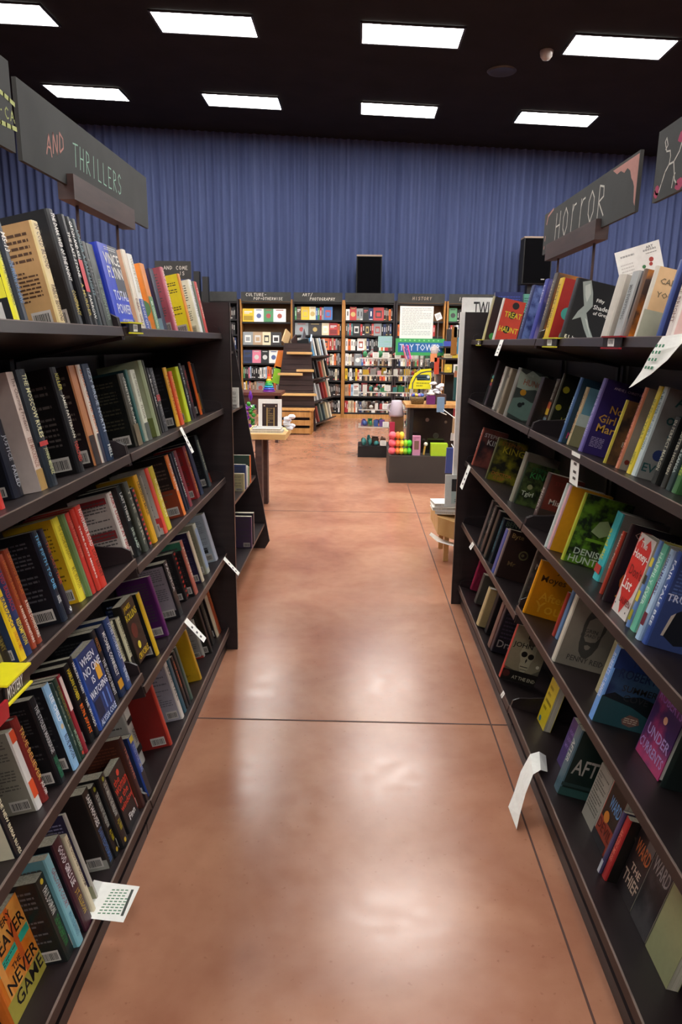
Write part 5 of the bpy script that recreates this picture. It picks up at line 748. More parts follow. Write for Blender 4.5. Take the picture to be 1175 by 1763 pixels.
# ---------------- slatted end display beyond ----------------
e=empty('display_unit',(-1.1,13.3,0),'tapered dark slatted display with small wooden ledges','display stand')
SL=noisemat('dark_slats',[(.3,'2a1c1c'),(.7,'3a2828')],4,.5,(1,1,10))
def ex(z,s): return (-1.52+.22*z/1.55) if s<0 else (-.73-.11*z/1.55)
m_=MB(); nsl=17
for i in range(nsl):
    z0=i*1.55/nsl; z1=(i+1)*1.55/nsl-.008
    m_.prism([(ex(z0,-1),z0),(ex(z0,1),z0),(ex(z1,1),z1),(ex(z1,-1),z1)],12.80,12.825,1,SL)
m_.prism([(-1.52,0),(-.73,0),(-.84,1.55),(-1.30,1.55)],12.815,12.835,1,mat('171011',.6)); part(m_,'slat_panel',e)
for x0,x1,z in ((-1.2,-.85,1.40),(-1.03,-.82,1.10),(-1.36,-1.02,1.035),(-1.40,-.77,.68)):
    m_=MB(); m_.add([(x0-.05,12.7,z),(x1+.05,12.7,z),(x1,12.8,z),(x0,12.8,z),(x0-.05,12.7,z-.04),(x1+.05,12.7,z-.04),(x1,12.8,z-.04),(x0,12.8,z-.04)],[(0,1,2,3),(7,6,5,4),(0,4,5,1),(1,5,6,2),(2,6,7,3),(3,7,4,0)],PINE); part(m_,'ledge',e)
dv=Vector((.2,1,0)).normalized()
m_=MB(); m_.add([(-1.16,12.84,0),(-1.12,12.84,0),(-1.12+.33,14.5,0),(-1.16+.33,14.5,0),(-1.16,12.84,1.5),(-1.12,12.84,1.5),(-1.12+.33,14.5,1.5),(-1.16+.33,14.5,1.5)],[(0,3,2,1),(4,5,6,7),(0,1,5,4),(1,2,6,5),(2,3,7,6),(3,0,4,7)],DARK); part(m_,'core_panel',e)
for z in (.12,.52,.92,1.32):
    xr=-.745-.07*z
    m_=MB(); m_.add([(-1.12,12.84,z-.09),(xr,12.84,z),(xr+.33,14.5,z),(-1.12+.33,14.5,z-.09),(-1.12,12.84,z-.11),(xr,12.84,z-.02),(xr+.33,14.5,z-.02),(-1.12+.33,14.5,z-.11)],[(0,1,2,3),(7,6,5,4),(0,4,5,1),(1,5,6,2),(2,6,7,3),(3,7,4,0)],DARK); part(m_,'shelf',e)
    
rnd=random.Random(5)
rowsA={1.32:[('26282a','black'),('58a0d0','sky blue'),('e8e6e0','white'),('2a2a2c','charcoal'),('d8d4c8','cream'),('c8dcec','pale blue'),('2c2022','brown-black'),('ecebe6','large white')],
 .92:[('b0c0c4','silver blue'),('1c1c1e','black'),('1e1a1c','jet black'),('b84830','brick red'),('c8b898','tan'),('2a2a2c','dark grey')],
 .52:[('d4d0c8','pale'),('c8c8c8','light grey'),('a8a8a8','mid grey'),('8a2830','crimson'),('c04838','red'),('e0d8c0','cream')],
 .12:[('d8d8c8','ivory'),('8a3a30','rust'),('607068','grey-green'),('48585c','slate'),('d8c8a0','straw'),('e4dcc4','off-white')]}
zn={1.32:'top',.92:'second',.52:'third',.12:'lowest'}
for z,its in rowsA.items():
    n=len(its); y=12.93
    for i,(c,nm) in enumerate(its):
        th=.075 if i%3 else .06; L=.29+.04*rnd.random()
        xr=-.76-.07*z+.2*(y-12.84)
        M=Matrix.Translation((xr+.005,y,z+.012))@Matrix.Rotation(-.19,4,'Z')@Matrix.Rotation(-.22,4,'Y')@Matrix.Rotation(math.pi,4,'Z')
        make_book(M,L,.2,th,c,darker(c,.8),0,'%s book leaning on the %s side shelf of the slatted display'%(nm,zn[z]),face='back',nb=1,group='books on the side of the slatted display',st=[('NOVEL','6a6a6a',.8,.3)] if i%2 else ())
        y+=th*1.12+ (.16 if n==6 else .085)
for (x,y,z,yaw,c,nm,ti) in ((-1.22,13.0,1.56,70,'3a2826','brown hardcover lying tilted on the slatted display top',62),(-1.36,12.86,1.556,60,'c8a878','tan cardboard-cover book hanging over the display top left',30),(-1.04,13.2,1.60,80,'50545c','grey cover book standing on the slatted display top',40),(-.86,13.0,1.556,90,'b8c8e0','pale blue book on the slatted display top right',60)):
    M=Matrix.Translation((x,y,z+.03))@Matrix.Rotation(R_(yaw),4,'Z')@Matrix.Rotation(R_(ti),4,'Y')
    make_book(M,.24,.17,.025,c,c,0,nm,face='front',group='books on top of the slatted display')
for (x,z,c,nm) in ((-1.50,1.12,'d87828','orange book leaning out on the left of the slatted display'),(-1.55,.86,'8ac030','lime green book leaning out on left of slatted display')):
    M=Matrix.Translation((x,12.95,z))@Matrix.Rotation(.25,4,'Y'); make_book(M,.3,.16,.04,c,c,0,nm,face='front',group='books on the left of the slatted display')
# wooden crate shelf in front
e=empty('wooden_crate',(-1.1,12.45,0),'honey-coloured slatted wooden crate in front of the display','crate')
m_=MB()
for z in (.02,.16,.30): m_.box((-1.5,12.30,z),(-.80,12.33,z+.09),OAK)
part(m_,'front_slats',e)
m_=MB(); m_.box((-1.5,12.30,.41),(-.75,12.72,.43),OAK); part(m_,'top',e)
for x in (-1.5,-.82):
    m_=MB(); 
    for yy in (12.33,12.68): m_.box((x,yy,0),(x+.045,yy+.04,.41),OAKV)
    for z in (.02,.16,.30): m_.box((x+.012,12.36,z),(x+.03,12.70,z+.07),OAK)
    part(m_,'side',e)
# rainbow tree on a low red-brown table
e=empty('low_table',(-1.8,11.5,0),'red-brown table behind the glass jar','table')
m_=MB(); m_.box((-2.5,11.2,.745),(-1.2,11.9,.79),mat('5c3028',.4)); m_.box((-2.5,11.25,.45),(-1.25,11.28,.745),mat('4a2822',.5)); part(m_,'tabletop',e)
for x,y in ((-2.45,11.25),(-1.3,11.25),(-2.45,11.8),(-1.3,11.8)):
    m_=MB(); m_.box((x,y,0),(x+.05,y+.05,.745),mat('3c201c',.5)); part(m_,'leg',e)
m_=MB(); rc=['7a30a8','4858c8','2aa0c0','30a860','58b838','e0c830','e08028','d84030']
for i,c in enumerate(rc): 
    r0=.10*(1-i/9); m_.lathe([(r0,0),(r0*1.05,.008),(r0*.55,.04)],mat(c,.25),12,Matrix.Translation((-1.42,11.5,.791+i*.034)))
tag(m_.build('rainbow_tree',loc=(-1.42,11.5,.791),smooth=True),'small tinsel tree in rainbow bands on the red-brown table','ornament')
# ---------------- bookcases along the curtain ----------------
CN={'w':('white','e6e4de'),'k':('black','18181b'),'r':('red','b03434'),'o':('orange','d86c34'),'y':('yellow','e0b820'),'g':('green','4a8a5a'),'b':('blue','3a6cac'),'n':('navy','26345c'),'s':('grey','8c9294'),'t':('tan','b09474'),'c':('cream','ddd2b0'),'p':('pink','d87890'),'e':('teal','3a7c80'),'u':('brown','5c4030'),'d':('dark','2a2627'),'l':('light blue','98b8d4')}
ORD=['first','second','third','fourth','fifth','sixth','seventh','eighth','ninth','tenth','eleventh','twelfth','thirteenth','fourteenth','fifteenth','sixteenth','seventeenth','eighteenth','nineteenth','twentieth']
ACC=['c8c8c4','b8a060','303030','a04040','e0e0dc']
FARS=MB()
def far_book(x,z,w,h,code,fo,label,group,rnd,yf=15.2):
    c=CN[code][1]; m_=MB() if fo else FARS; d=.03 if fo else .16; cc=mat(c,.4)
    ti=.12 if fo else 0
    M=Matrix.Translation((x,yf+.012+(.0 if fo else .004),z+.001))@Matrix.Rotation(-ti,4,'X')
    if fo:
        m_.box((0,0,0),(w,.003,h),cc,M); m_.box((0,d-.003,0),(w,d,h),cc,M); m_.box((0,0,0),(.003,d,h),cc,M); m_.box((.004,.0032,.003),(w-.004,d-.0032,h-.003),PAGE2,M)
        F=M@frame((0,0,0),(1,0,0),(0,0,1))
        a=rnd.choice(ACC) if code!='w' else rnd.choice(['a05040','5a8a60','506090']); its=[]
        q=rnd.random()
        if q<.4: its=[('disc',.5,.45,.3,a),('rect',.2,.86,.8,.92,a)]
        elif q<.7: its=[('rect',.15,.7,.85,.8,a),('rect',.15,.6,.6,.66,a),('rect',.1,.1,.9,.45,darker(c,.7))]
        else: its=[('rect',.2,.2,.8,.75,a),('rect',.3,.3,.7,.6,c)]
        decor(m_,its,F,w,h)
    else:
        m_.box((0,0,0),(w,.004,h),cc,M); m_.box((0,.004,0),(.0025,d,h),cc,M); m_.box((w-.0025,.004,0),(w,d,h),cc,M); m_.box((.003,.0042,.002),(w-.003,d-.001,h-.004),PAGE2,M)
        F=M@frame((0,0,0),(1,0,0),(0,0,1)); a='d8d8d0' if lum(c)<.45 else '3a3a3a'
        b0=rnd.uniform(.3,.45); decor(m_,[('rect',.35,b0,.65,b0+.4,a)]+([('rect',.1,.05,.9,.13,rnd.choice(ACC))] if rnd.random()<.4 else []),F,w,h)
    if fo: tag(m_.build('book',loc=(x,yf,z)),label,'book',group)
def far_case(x0,x1,zs,rows_,name,label,head=None,posts=(1,1),hl=0):
    rnd=random.Random(int(abs(x0)*100)); yf=15.2
    e=empty('wall_bookcase',((x0+x1)/2,15.3,0),label,'bookcase','bookcases along the blue curtain')
    m_=MB(); m_.box((x0,15.5,0),(x1,15.515,2.4),noisemat('brown_backing',[(.3,'7a5a3a'),(.7,'8c6a46')],4,.7) if ('culture' in name or 'history' in name or 'right' in name) else BLACK); part(m_,'back_panel',e)
    for k,(xx) in enumerate((x0,x1-.035)):
        m_=MB(); m_.box((xx,yf-.01,0),(xx+.035,15.5,2.42),OAKV if posts[k] else DARK); part(m_,'side_post',e)
    for z in zs+[2.37]:
        m_=MB(); m_.box((x0+.035,yf,z-.035),(x1-.035,15.5,z-.003),BLACK); part(m_,'shelf',e)
    m_=MB(); m_.box((x0,yf,0),(x1,yf+.02,zs[-1]-.036),OAK if not hl else BLACK); part(m_,'kick_board',e)
    if head is not None:
        m_=MB(); m_.box((x0+.03,yf-.03,2.375),(x1-.03,yf-.011,2.56),CHB)
        F=frame((x0+.03,yf-.0305,2.375),(1,0,0),(0,0,1))
        for (t,a,b,cw,ch) in head: chalk(m_,t,a,b,cw,ch,.009,CW if t!='HISTORY' else mat('a89684',.9),F,.1)
        part(m_,'sign_board',e)
    for ri,(z,row) in enumerate(zip(zs,rows_)):
        top=(zs[ri-1] if ri else 2.35)-.045; x=x0+.045; k=0
        row=list(row)+(['%s'%rnd.choice('kkkkkdduwrnsotcu') for _ in range(40)] if row and not (ri<3 and 'culture' in name) else [])
        for tok in row:
            code=tok[0]; fo=len(tok)>1 and tok[1]=='F'; w=float(tok[2:])/100 if fo else (float(tok[1:])/100 if len(tok)>1 else rnd.uniform(.026,.045))
            h=min(top-z-.012,(rnd.uniform(.22,.255) if not fo else .265)); 
            if x+w>x1-.045: break
            if code!='_':
                far_book(x,z,w,h,code,fo,'%s %s, %s from left, %s shelf of the %s'%(CN[code][0],'face-out cover' if fo else 'spine',ORD[k] if k<20 else 'last',ORD[ri],name),'books in the %s'%name,rnd)
                k+=1
            x+=w+.0015
    return e
Z7=[2.02,1.715,1.41,1.10,.79,.47,.12]
far_case(-2.46,-1.37,[1.97,1.50,1.13,.81,.50,.15],[
 ['yF24','wF20','gF20','wF26'],['sF21','tF20','cF17','dF22'],['nF19','pF18','kF17','wF19','oF12'],
 ['g3','k4','k3','p3','l3','k4','k4','k5','k4','w4','s4','w4','l3','o5','o4','u4','g4','t5','u5'],['w4','y3','n4','r3','t4','u4','t4','sF17','u4','k3','n4','r4','k4','o4','u4'],['k4','u4','n4','r4','s4']],'pop culture bookcase','bookcase under the CULTURE POP sign by the blue curtain',[('CULTURE-',.10,.105,.055,.055),('POP+OTHERWISE',.26,.03,.047,.05)],(1,1))
far_case(-1.37,-.31,Z7,[
 ['g4','uF9','yF17','cF13','b4','g4','r4','s4','bF18','kF20','w3'],['sF28','dF28','cF15','rF18'],['n5','wF16','lF20','c5','s5','k4','oF16','r5'],
 ['k5','u5','k4','sF17','k5','k4','uF17','k4','d5'],['k5','d5','k5','n4','dF18','sF17','k4'],['w4','b4','c4','u4','s4','c4','n4','w4','k4','l4','t4'],['k5','s4','n5','c4','w4','r4','t4']],'art bookcase','bookcase under the ART PHOTOGRAPHY sign by the curtain',[('ART/',.18,.115,.055,.05),('PHOTOGRAPHY',.33,.03,.048,.055)],(0,1))
far_case(-.31,.755,Z7,[
 ['w8','rF14','s7','s6','kF12','n9','rF22'],['u4','e3','r4','e3','kF16','r4','k5','dF10','k4','r4','sF16','k4','n5'],['w5','o6','w5','w4','k4','wF15','c4','n5','k5','s4','k4'],
 ['w4','w3','c3','w3','u5','sF15','b4','r4','w5','c4','r4','w4'],['y5','k4','w5','k3','d4','y4','r4','w5','k4'],['t5','t3','o4','l5','wF12','s5','n4','c4'],['r4','r3','c3','c3','t3','c3','o3','w4','k4','n5','s4','k4','u4','k4']],'bookcase below the speaker','bookcase below the black speaker by the blue curtain',[],(1,0))
far_case(.77,1.79,Z7,[
 [],['o4','k5','u4','t5','_50','w4','r5','dF15'],['w5','b4','k4','r4','s4','_40','b5','w4','u5'],['k4','n4','w5','c4','s4','r4','o4','k4','u4','g4'],['k5','t4','y4','n4','w4','k4','u4','k4'],['u4','k5','n4','w4','r4'],['k5','u4','n4']],'history bookcase','bookcase under the HISTORY sign by the blue curtain',[('HISTORY',.30,.06,.058,.06)],(0,1))
far_case(1.82,2.9,Z7,[
 ['gF17','k4','k4','c4','n4','w4'],['k4','r4','u4','s4','w4','n4'],['k5','b4','w4','r4'],['k5','u4','n4'],['k5','n4'],['k5'],['k5']],'far right bookcase','rightmost bookcase by the blue curtain with IS chalked on its sign',[('IS',.20,.05,.055,.07)],(1,1))
far_case(-3.6,-2.49,Z7,[['w4','k4','k4','s4','k4','k4','k4','n4','k4','k4','k4','k4','k4','u4','k4','k4','wF13'],['k4','g4','k4','k4','e4','k4','k4','k4','k4','k4','g4','k4','k4','k4','k4','e4','k4'],['k5','g4','k4'],['k5'],['k5'],['k5'],['k5']],'far left bookcase','dark bookcase at the far left by the curtain',[],(0,0),1)
tag(FARS.build('book_rows'),'many small book spines filling the shelves along the blue curtain','books',kind='stuff')
# speakers
def speaker(x0,x1,y0,z0,z1,label,dep=.4):
    e=empty('loudspeaker',((x0+x1)/2,y0,z0),label,'speaker','black loudspeakers before the curtain')
    m_=MB(); m_.box((x0,y0,z0),(x1,y0+dep,z1-.03),mat('08080a',.7)); m_.box((x0,y0+.0,z1-.03),(x1,y0+dep,z1),mat('8a7868',.5)); part(m_,'cabinet',e)
    m_=MB(); m_.box((x0+.02,y0-.015,z0+.02),(x1-.02,y0,z1-.04),noisemat('speaker_grille',[(.4,'040405'),(.6,'07070a')],300,.95,spec=.05)); part(m_,'grille',e)
    m_=MB(); m_.box(((x0+x1)/2+.09,y0-.018,z0+.08),((x0+x1)/2+.16,y0-.015,z0+.1),mat('9a9a9a',.3)); part(m_,'badge',e)
speaker(-.06,.46,15.215,2.425,3.31,'tall black loudspeaker standing on the middle bookcase',.3)
e=empty('speaker_stand',(3.55,15.3,0),'black stand under the right loudspeaker','stand')
m_=MB(); m_.box((3.45,15.3,0),(3.65,15.5,2.76),BLACK); part(m_,'pole',e)
speaker(3.3,3.87,15.15,2.77,3.68,'black loudspeaker beside the HORROR sign, seen against the curtain',.35)
for x0,x1,zt,w_ in ((-3.29,-3.18,2.91,'taller'),(-3.12,-3.01,2.81,'shorter')):
    m_=MB(); m_.box((x0,14.7,2.3),(x1,14.85,zt),BLACK); m_.box((x0,14.7,0),(x1,14.85,2.3),BLACK)
    tag(m_.build('black_column',loc=(x0,14.7,0)),'%s of two narrow black columns above the left end panel'%w_,'column speaker')
e=empty('standing_sign',(-2.5,10,0),'distant chalkboard sign with lettering above the left top-shelf books','sign')
m_=MB(); m_.box((-2.76,10,2.38),(-2.27,10.015,2.61),CHB); F=frame((-2.76,9.9995,2.38),(1,0,0),(0,0,1))
chalk(m_,'AND COME',.12,.12,.042,.045,.006,CW,F); chalk(m_,'IS',.33,.05,.04,.045,.006,CW,F); part(m_,'board',e)
m_=MB(); m_.box((-2.55,10.016,0),(-2.5,10.04,2.45),BRW); part(m_,'post',e)
# ---------------- acrylic tower ----------------
AC=GLASS
e=empty('acrylic_display',(.5,10.1,0),'clear acrylic display tower of shelves filled with trinkets','display case')
m_=MB(); m_.box((.02,9.9,.0),(.98,10.4,.155),BLACK); part(m_,'plinth',e)
for i,z in enumerate((.155,.42,.66,.90,1.13,1.36)):
    if i: 
        m_=MB(); m_.box((.02,9.9,z),(.98,10.4,z+.008),AC); part(m_,'shelf',e)
        m_=MB(); m_.box((.02,9.893,z-.002),(.98,9.899,z+.012),mat('d4d0c8',.3)); part(m_,'shelf_lip',e)
for x in (.02,.97):
    m_=MB(); m_.box((x-.004,9.9,.156),(x+.004,10.4,1.5),AC); part(m_,'side_pane',e)
m_=MB(); m_.box((.46,9.9,.156),(.466,10.4,1.5),AC); part(m_,'divider',e)
rnd=random.Random(11); NM=['green','teal','purple','white','red','brown','yellow','grey','pink','black','blue']
HX={'green':'3c8a58','teal':'408a88','purple':'6a4a90','white':'dedad0','red':'a84040','brown':'5a4030','yellow':'c8a030','grey':'8c8680','pink':'d89aa0','black':'2c2a2c','blue':'405a98'}
pal={.155:['brown','brown','grey','brown','teal'],.428:['green','teal','purple','blue','black'],.668:['black','brown','red','grey','white'],.908:['green','red','teal','white','yellow','grey'],1.138:['red','yellow','white','pink','grey'],1.368:['white','black','red','pink','grey','green']}
for z,cols in pal.items():
  for yrow in (9.97,10.12,10.27):
    x=.05+rnd.uniform(0,.02)
    while x<.90:
        c=rnd.choice(cols); w=rnd.uniform(.025,.05); hh=rnd.uniform(.05,.10) if z>.2 else rnd.uniform(.06,.12)
        m_=MB(); y=yrow
        if rnd.random()<.5: m_.blob((x+w,y,z+hh*.5+.006),w*.8,w*.8,hh*.5,mat(HX[c],.3),9,6,.05)
        else: m_.box((x+.004,y-w*.6,z+.001),(x+2*w-.004,y+w*.6,z+hh),mat(HX[c],.4)); 
        if abs(x+w-.463)>w+.012: tag(m_.build('trinket',loc=(x+w,y,z)),'small %s trinket on acrylic shelf %s'%(c,{.155:'at the bottom',.428:'second from bottom',.668:'third from bottom',.908:'fourth from bottom',1.138:'fifth from bottom',1.368:'at the top'}[z]),'trinket','%s trinkets on the acrylic shelf at %d cm'%(c,z*100))
        x+=2*w+.012
for x,z in ((.34,1.37),(.50,1.37),(.66,1.37),(.82,1.37),(.37,.93),(.35,.68),(.58,.68),(.36,.43),(.33,.17),(.2,1.37)):
    m_=MB(); m_.box((x,9.884,z),(x+.085,9.886,z+.075),PAPER); 
    for k in range(3): m_.box((x+.015,9.8835,z+.018+.018*k),(x+.07,9.884,z+.022+.018*k),mat('8a8a8a'))
    tag(m_.build('price_card',loc=(x,9.884,z)),'small white price card clipped to the front of an acrylic shelf','price card','price cards on the acrylic tower')
# ---------------- dark counter with toys ----------------
e=empty('display_counter',(.98,8.3,0),'low black counter base carrying toys beyond the right end panel','counter')
m_=MB(); m_.box((.38,8.05,0),(1.62,8.85,.315),noisemat('black_base',[(.3,'332e2b'),(.7,'3b3632')],3,.6)); part(m_,'base',e)
e=empty('dark_cabinet',(.9,8.5,.316),'dark glass-fronted cabinet with wooden top behind the toys','cabinet')
m_=MB(); m_.box((.62,8.32,.316),(1.5,8.8,.85),BLACK); part(m_,'body',e)
m_=MB(); m_.box((.66,8.31,.36),(1.2,8.318,.82),mat('1c1614',.12)); decor(m_,[('disc',.5,.35,.12,'3a302a'),('disc',.5,.35,.10,'1c1614'),('disc',.3,.75,.08,'4a3228'),('disc',.7,.7,.06,'4a3a2c')],frame((.66,8.309,.36),(1,0,0),(0,0,1)),.54,.46); part(m_,'glass_door',e)
m_=MB(); m_.box((.56,8.2,.851),(1.55,8.82,.885),OAK); part(m_,'wooden_top',e)
m_=MB(); m_.box((.41,8.37,.316),(.55,8.5,.73),noisemat('amber_wood',[(.3,'5c4020'),(.7,'7a5628')],5,.5)); 
tag(m_.build('wooden_block',loc=(.45,8.35,.316)),'brown wooden block under the mug at the counter','block')
m_=MB(); m_.lathe([(.001,0),(.085,0),(.088,.03),(.06,.18),(.055,.185),(.05,.16),(.07,.03),(.001,.02)],mat('b8acb8',.35),18,Matrix.Translation((.465,8.42,.731)))
e=empty('mug',(.465,8.42,.731),'pale lilac mug standing on the wooden block','mug'); part(m_,'cup',e,smooth=True)
m_=MB(); 
for i in range(8):
    a0=math.pi*(.5+i/8); a1=math.pi*(.5+(i+1)/8); m_.tube((.40+.04*math.cos(a0),8.38,.83+.05*math.sin(a0)),(.40+.04*math.cos(a1),8.38,.83+.05*math.sin(a1)),.008,.008,mat('b8acb8',.35),8)
part(m_,'handle',e)
for k,zz in enumerate((.36,.45,.54)):
    lab=['lowest','middle','top'][k]; w_=[.2,.2,.14][k]
    e=empty('rainbow_toy',(.40,8.12,zz-.044),'fuzzy rainbow toy, %s of the three stacked on the counter'%lab,'toy','rainbow toys on the counter')
    m_=MB(); m_.blob((.415,8.14,zz),.045,.05,.042,mat('f06878',.6),10,8,.1); part(m_,'head',e,smooth=True)
    for j,c in enumerate(['f08840','f0d040','98d030','48c838'][:4 if k<2 else 2]):
        m_=MB(); m_.blob((.475+.045*j,8.14,zz),.032,.05,.042,mat(c,.6),10,8,.05); part(m_,'body_band',e,smooth=True)
def sbox(x0,x1,y0,y1,z0,z1,c,name,label,cat,items=()):
    m_=MB(); m_.box((x0,y0,z0),(x1,y1,z1),mat(c,.45) if isinstance(c,str) else c); decor(m_,list(items),frame((x0,y0-.0003,z0),(1,0,0),(0,0,1)),x1-x0,z1-z0)
    return tag(m_.build(name,loc=(x0,y0,z0)),label,cat)
sbox(.645,.735,8.10,8.16,.316,.54,'c88aa8','pink_box','pink toy package standing beside the rainbow toys','package',[('rect',.2,.3,.8,.75,'7a5a50'),('lines',.15,.8,.85,.95,2,'7a3a6a')])
sbox(.855,1.045,8.08,8.2,.316,.455,'a8cc28','green_box','lime green box on the black counter','box')
sbox(.385,.445,8.3,8.36,.316,.67,'b02848','red_packet','crimson packet above the rainbow toys','package')
m_=MB(); m_.tube((.78,8.16,.317),(.795,8.16,.42),.012,.01,mat('d0a850'),8); m_.blob((.80,8.16,.44),.024,.024,.024,mat('ece8d8',.4),9,6)
tag(m_.build('dipper_toy',loc=(.78,8.16,.317)),'small stick toy with round white head on the counter','toy')
m_=MB(); m_.lathe([(.001,0),(.07,0),(.085,.06),(.09,.085),(.082,.085),(.075,.06),(.06,.012),(.001,.01)],noisemat('wicker',[(.4,'5c4a2c'),(.6,'8a744a')],60,.7,(1,1,4)),20,Matrix.Translation((.70,8.32,.886)))
tag(m_.build('basket',loc=(.70,8.32,.886),smooth=True),'small round wicker basket on the wooden cabinet top','basket')
for i,(dx,c,nm) in enumerate(((-.05,'3c50a8','blue'),(-.015,'e0b030','yellow'),(.02,'8a70c0','lilac'),(.05,'4868b8','deep blue'))):
    m_=MB(); m_.blob((.70+dx,8.32,.985),.024,.05,.022,mat(c,.4),9,6,.1); tag(m_.build('wrapped_sweet',loc=(.70+dx,8.32,.985)),'%s wrapped piece heaped in the wicker basket'%nm,'sweet','pieces in the wicker basket')
e=empty('candle_jar',(.85,8.3,.886),'purple candle jar with a white knobbed lid','candle')
m_=MB(); m_.box((.80,8.26,.886),(.90,8.34,.985),mat('6a2c68',.3)); part(m_,'jar',e)
m_=MB(); m_.blob((.85,8.3,1.005),.045,.04,.022,WHITE,10,6); m_.blob((.85,8.3,1.03),.022,.022,.02,WHITE,8,6); part(m_,'lid',e,smooth=True)
sbox(.91,1.03,8.3,8.42,.886,1.0,BRW,'brown_box','brown wooden box beside the purple candle','box')
m_=MB()
for i in range(6): m_.blob((.93+random.uniform(-.05,.05),8.35+random.uniform(-.04,.04),1.02+i*.02),.04,.04,.02,mat('e4e6ee',.2),8,5,.25)
tag(m_.build('plastic_bag',loc=(.93,8.35,1.0)),'crumpled clear white plastic bag on the brown box','bag')
# yellow arched sign
m_=MB(); pts=[(0,0),(.26,0),(.26,.235),(.14,.225),(.07,.18),(.03,.11)]
m_.prism([(x+.6,z+1.05) for x,z in pts],8.45,8.46,1,YEL); F=frame((.6,8.449,1.05),(1,0,0),(0,0,1))
stroke(m_,[(.045,0),(.05,.07),(.085,.14),(.14,.185),(.2,.2),(.26,.205)],.012,mat('38405c'),F)
m_.add([(.1,.1,.0004),(.25,.1,.0004),(.25,.15,.0004),(.23,.165,.0004),(.12,.165,.0004),(.09,.14,.0004)],[(0,1,2,3,4,5)],mat('2c4650'),F)
decor(m_,[('lines',.35,.42,.8,.62,2,'8a9a60'),('disc',.88,.6,.12,'c0ccd0'),('lines',.35,.1,.95,.35,2,'98901c')],F,.26,.235)
m_.box((.72,8.47,.886),(.74,8.48,1.2),BLACK)
tag(m_.build('yellow_sign',loc=(.6,8.45,1.05)),'bright yellow arched sign with dark printed patch above the basket','sign')
# toy tower banner, pale blue card, poster
e=empty('banner_sign',(.75,9.3,1.0),'blue and green banner reading TOY TOWER above the trinkets','sign')
m_=MB(); m_.box((.48,9.3,1.42),(1.10,9.315,1.63),mat('40a860',.4)); F=frame((.48,9.2995,1.42),(1,0,0),(0,0,1))
m_.add([(.03,.04,0),(.60,.04,0),(.60,.16,0),(.03,.16,0)],[(0,1,2,3)],mat('2868a8',.4),F); put_text(m_,'TOY TOWER',.52,.085,mat('d0e0f0'),F@Matrix.Translation((.05,.057,.0005)))
for i in range(9): m_.add([(.05+.06*i,.178,0),(.07+.06*i,.178,0),(.07+.06*i,.195,0),(.05+.06*i,.195,0)],[(0,1,2,3)],mat('8ad890'),F)
part(m_,'panel',e)
m_=MB(); m_.box((.78,9.316,0),(.80,9.33,1.5),mat('6a6460',.4)); part(m_,'post',e)
sbox(.27,.46,9.86,9.87,1.512,1.66,'9cc8c4','pale_card','pale aqua card standing on top of the acrylic tower','card',[('lines',.1,.1,.9,.9,5,'a8c4dc')])
e=empty('poster',(.75,9.5,0),'large white handwritten poster in front of the history bookcase','poster')
m_=MB(); m_.box((.535,9.5,1.63),(.965,9.51,2.035),PAPER); decor(m_,[('lines',.06,.1,.94,.95,17,'c4c4c4')],frame((.535,9.4995,1.63),(1,0,0),(0,0,1)),.43,.405); part(m_,'sheet',e)
m_=MB(); m_.box((.86,9.511,0),(.88,9.53,1.8),mat('6a6460',.4)); part(m_,'post',e)
m_=MB(); M_=Matrix.Translation((1.30,11.98,2.0))@Matrix.Rotation(-.4,4,'Y'); m_.box((-.05,0,-.055),(.05,.003,.055),PAPER,M_); m_.box((-.006,.003,-2.0),(.006,.012,0),mat('6a6460',.4),Matrix.Translation((1.30,11.98,2.0)))
decor(m_,[('lines',.15,.2,.85,.8,4,'6a6a6a')],M_@frame((-.05,-.0003,-.055),(1,0,0),(0,0,1)),.1,.11)
tag(m_.build('small_notice',loc=(1.3,11.98,2.0)),'small tilted white notice right of the big poster','notice')
for i,(x,c,nm) in enumerate(((.60,'d87890','pink'),(.63,'7a58b0','violet'),(.66,'e84a98','hot pink'))):
    m_=MB(); m_.tube((x-.03,9.2,1.52),(x+.01,9.18,1.378),.009,.011,mat(c,.4),8); m_.tube((x+.01,9.18,1.378),(x+.01,9.18,0),.004,.004,mat('8a8a8a'),6); m_.blob((x-.03,9.2,1.53),.013,.013,.02,mat(c,.4),8,6)
    tag(m_.build('toy_wand',loc=(x,9.2,1.35)),'%s toy wand in front of the TOY TOWER banner'%nm,'toy','toy wands before the banner')
e=empty('orange_package',(1.0,9.0,0),'clear bag with orange and red contents by the banner','package')
m_=MB(); m_.box((.95,9.0,1.20),(1.01,9.03,1.40),mat('c84a30',.4)); m_.box((.90,9.0,1.35),(.98,9.04,1.45),mat('e09060',.4)); m_.blob((.95,9.02,1.49),.05,.02,.06,mat('c8c0c0',.2),8,6,.1); part(m_,'pack',e)
m_=MB(); m_.box((.985,9.031,0),(1.0,9.04,1.3),mat('6a6460',.4)); part(m_,'hook_post',e)
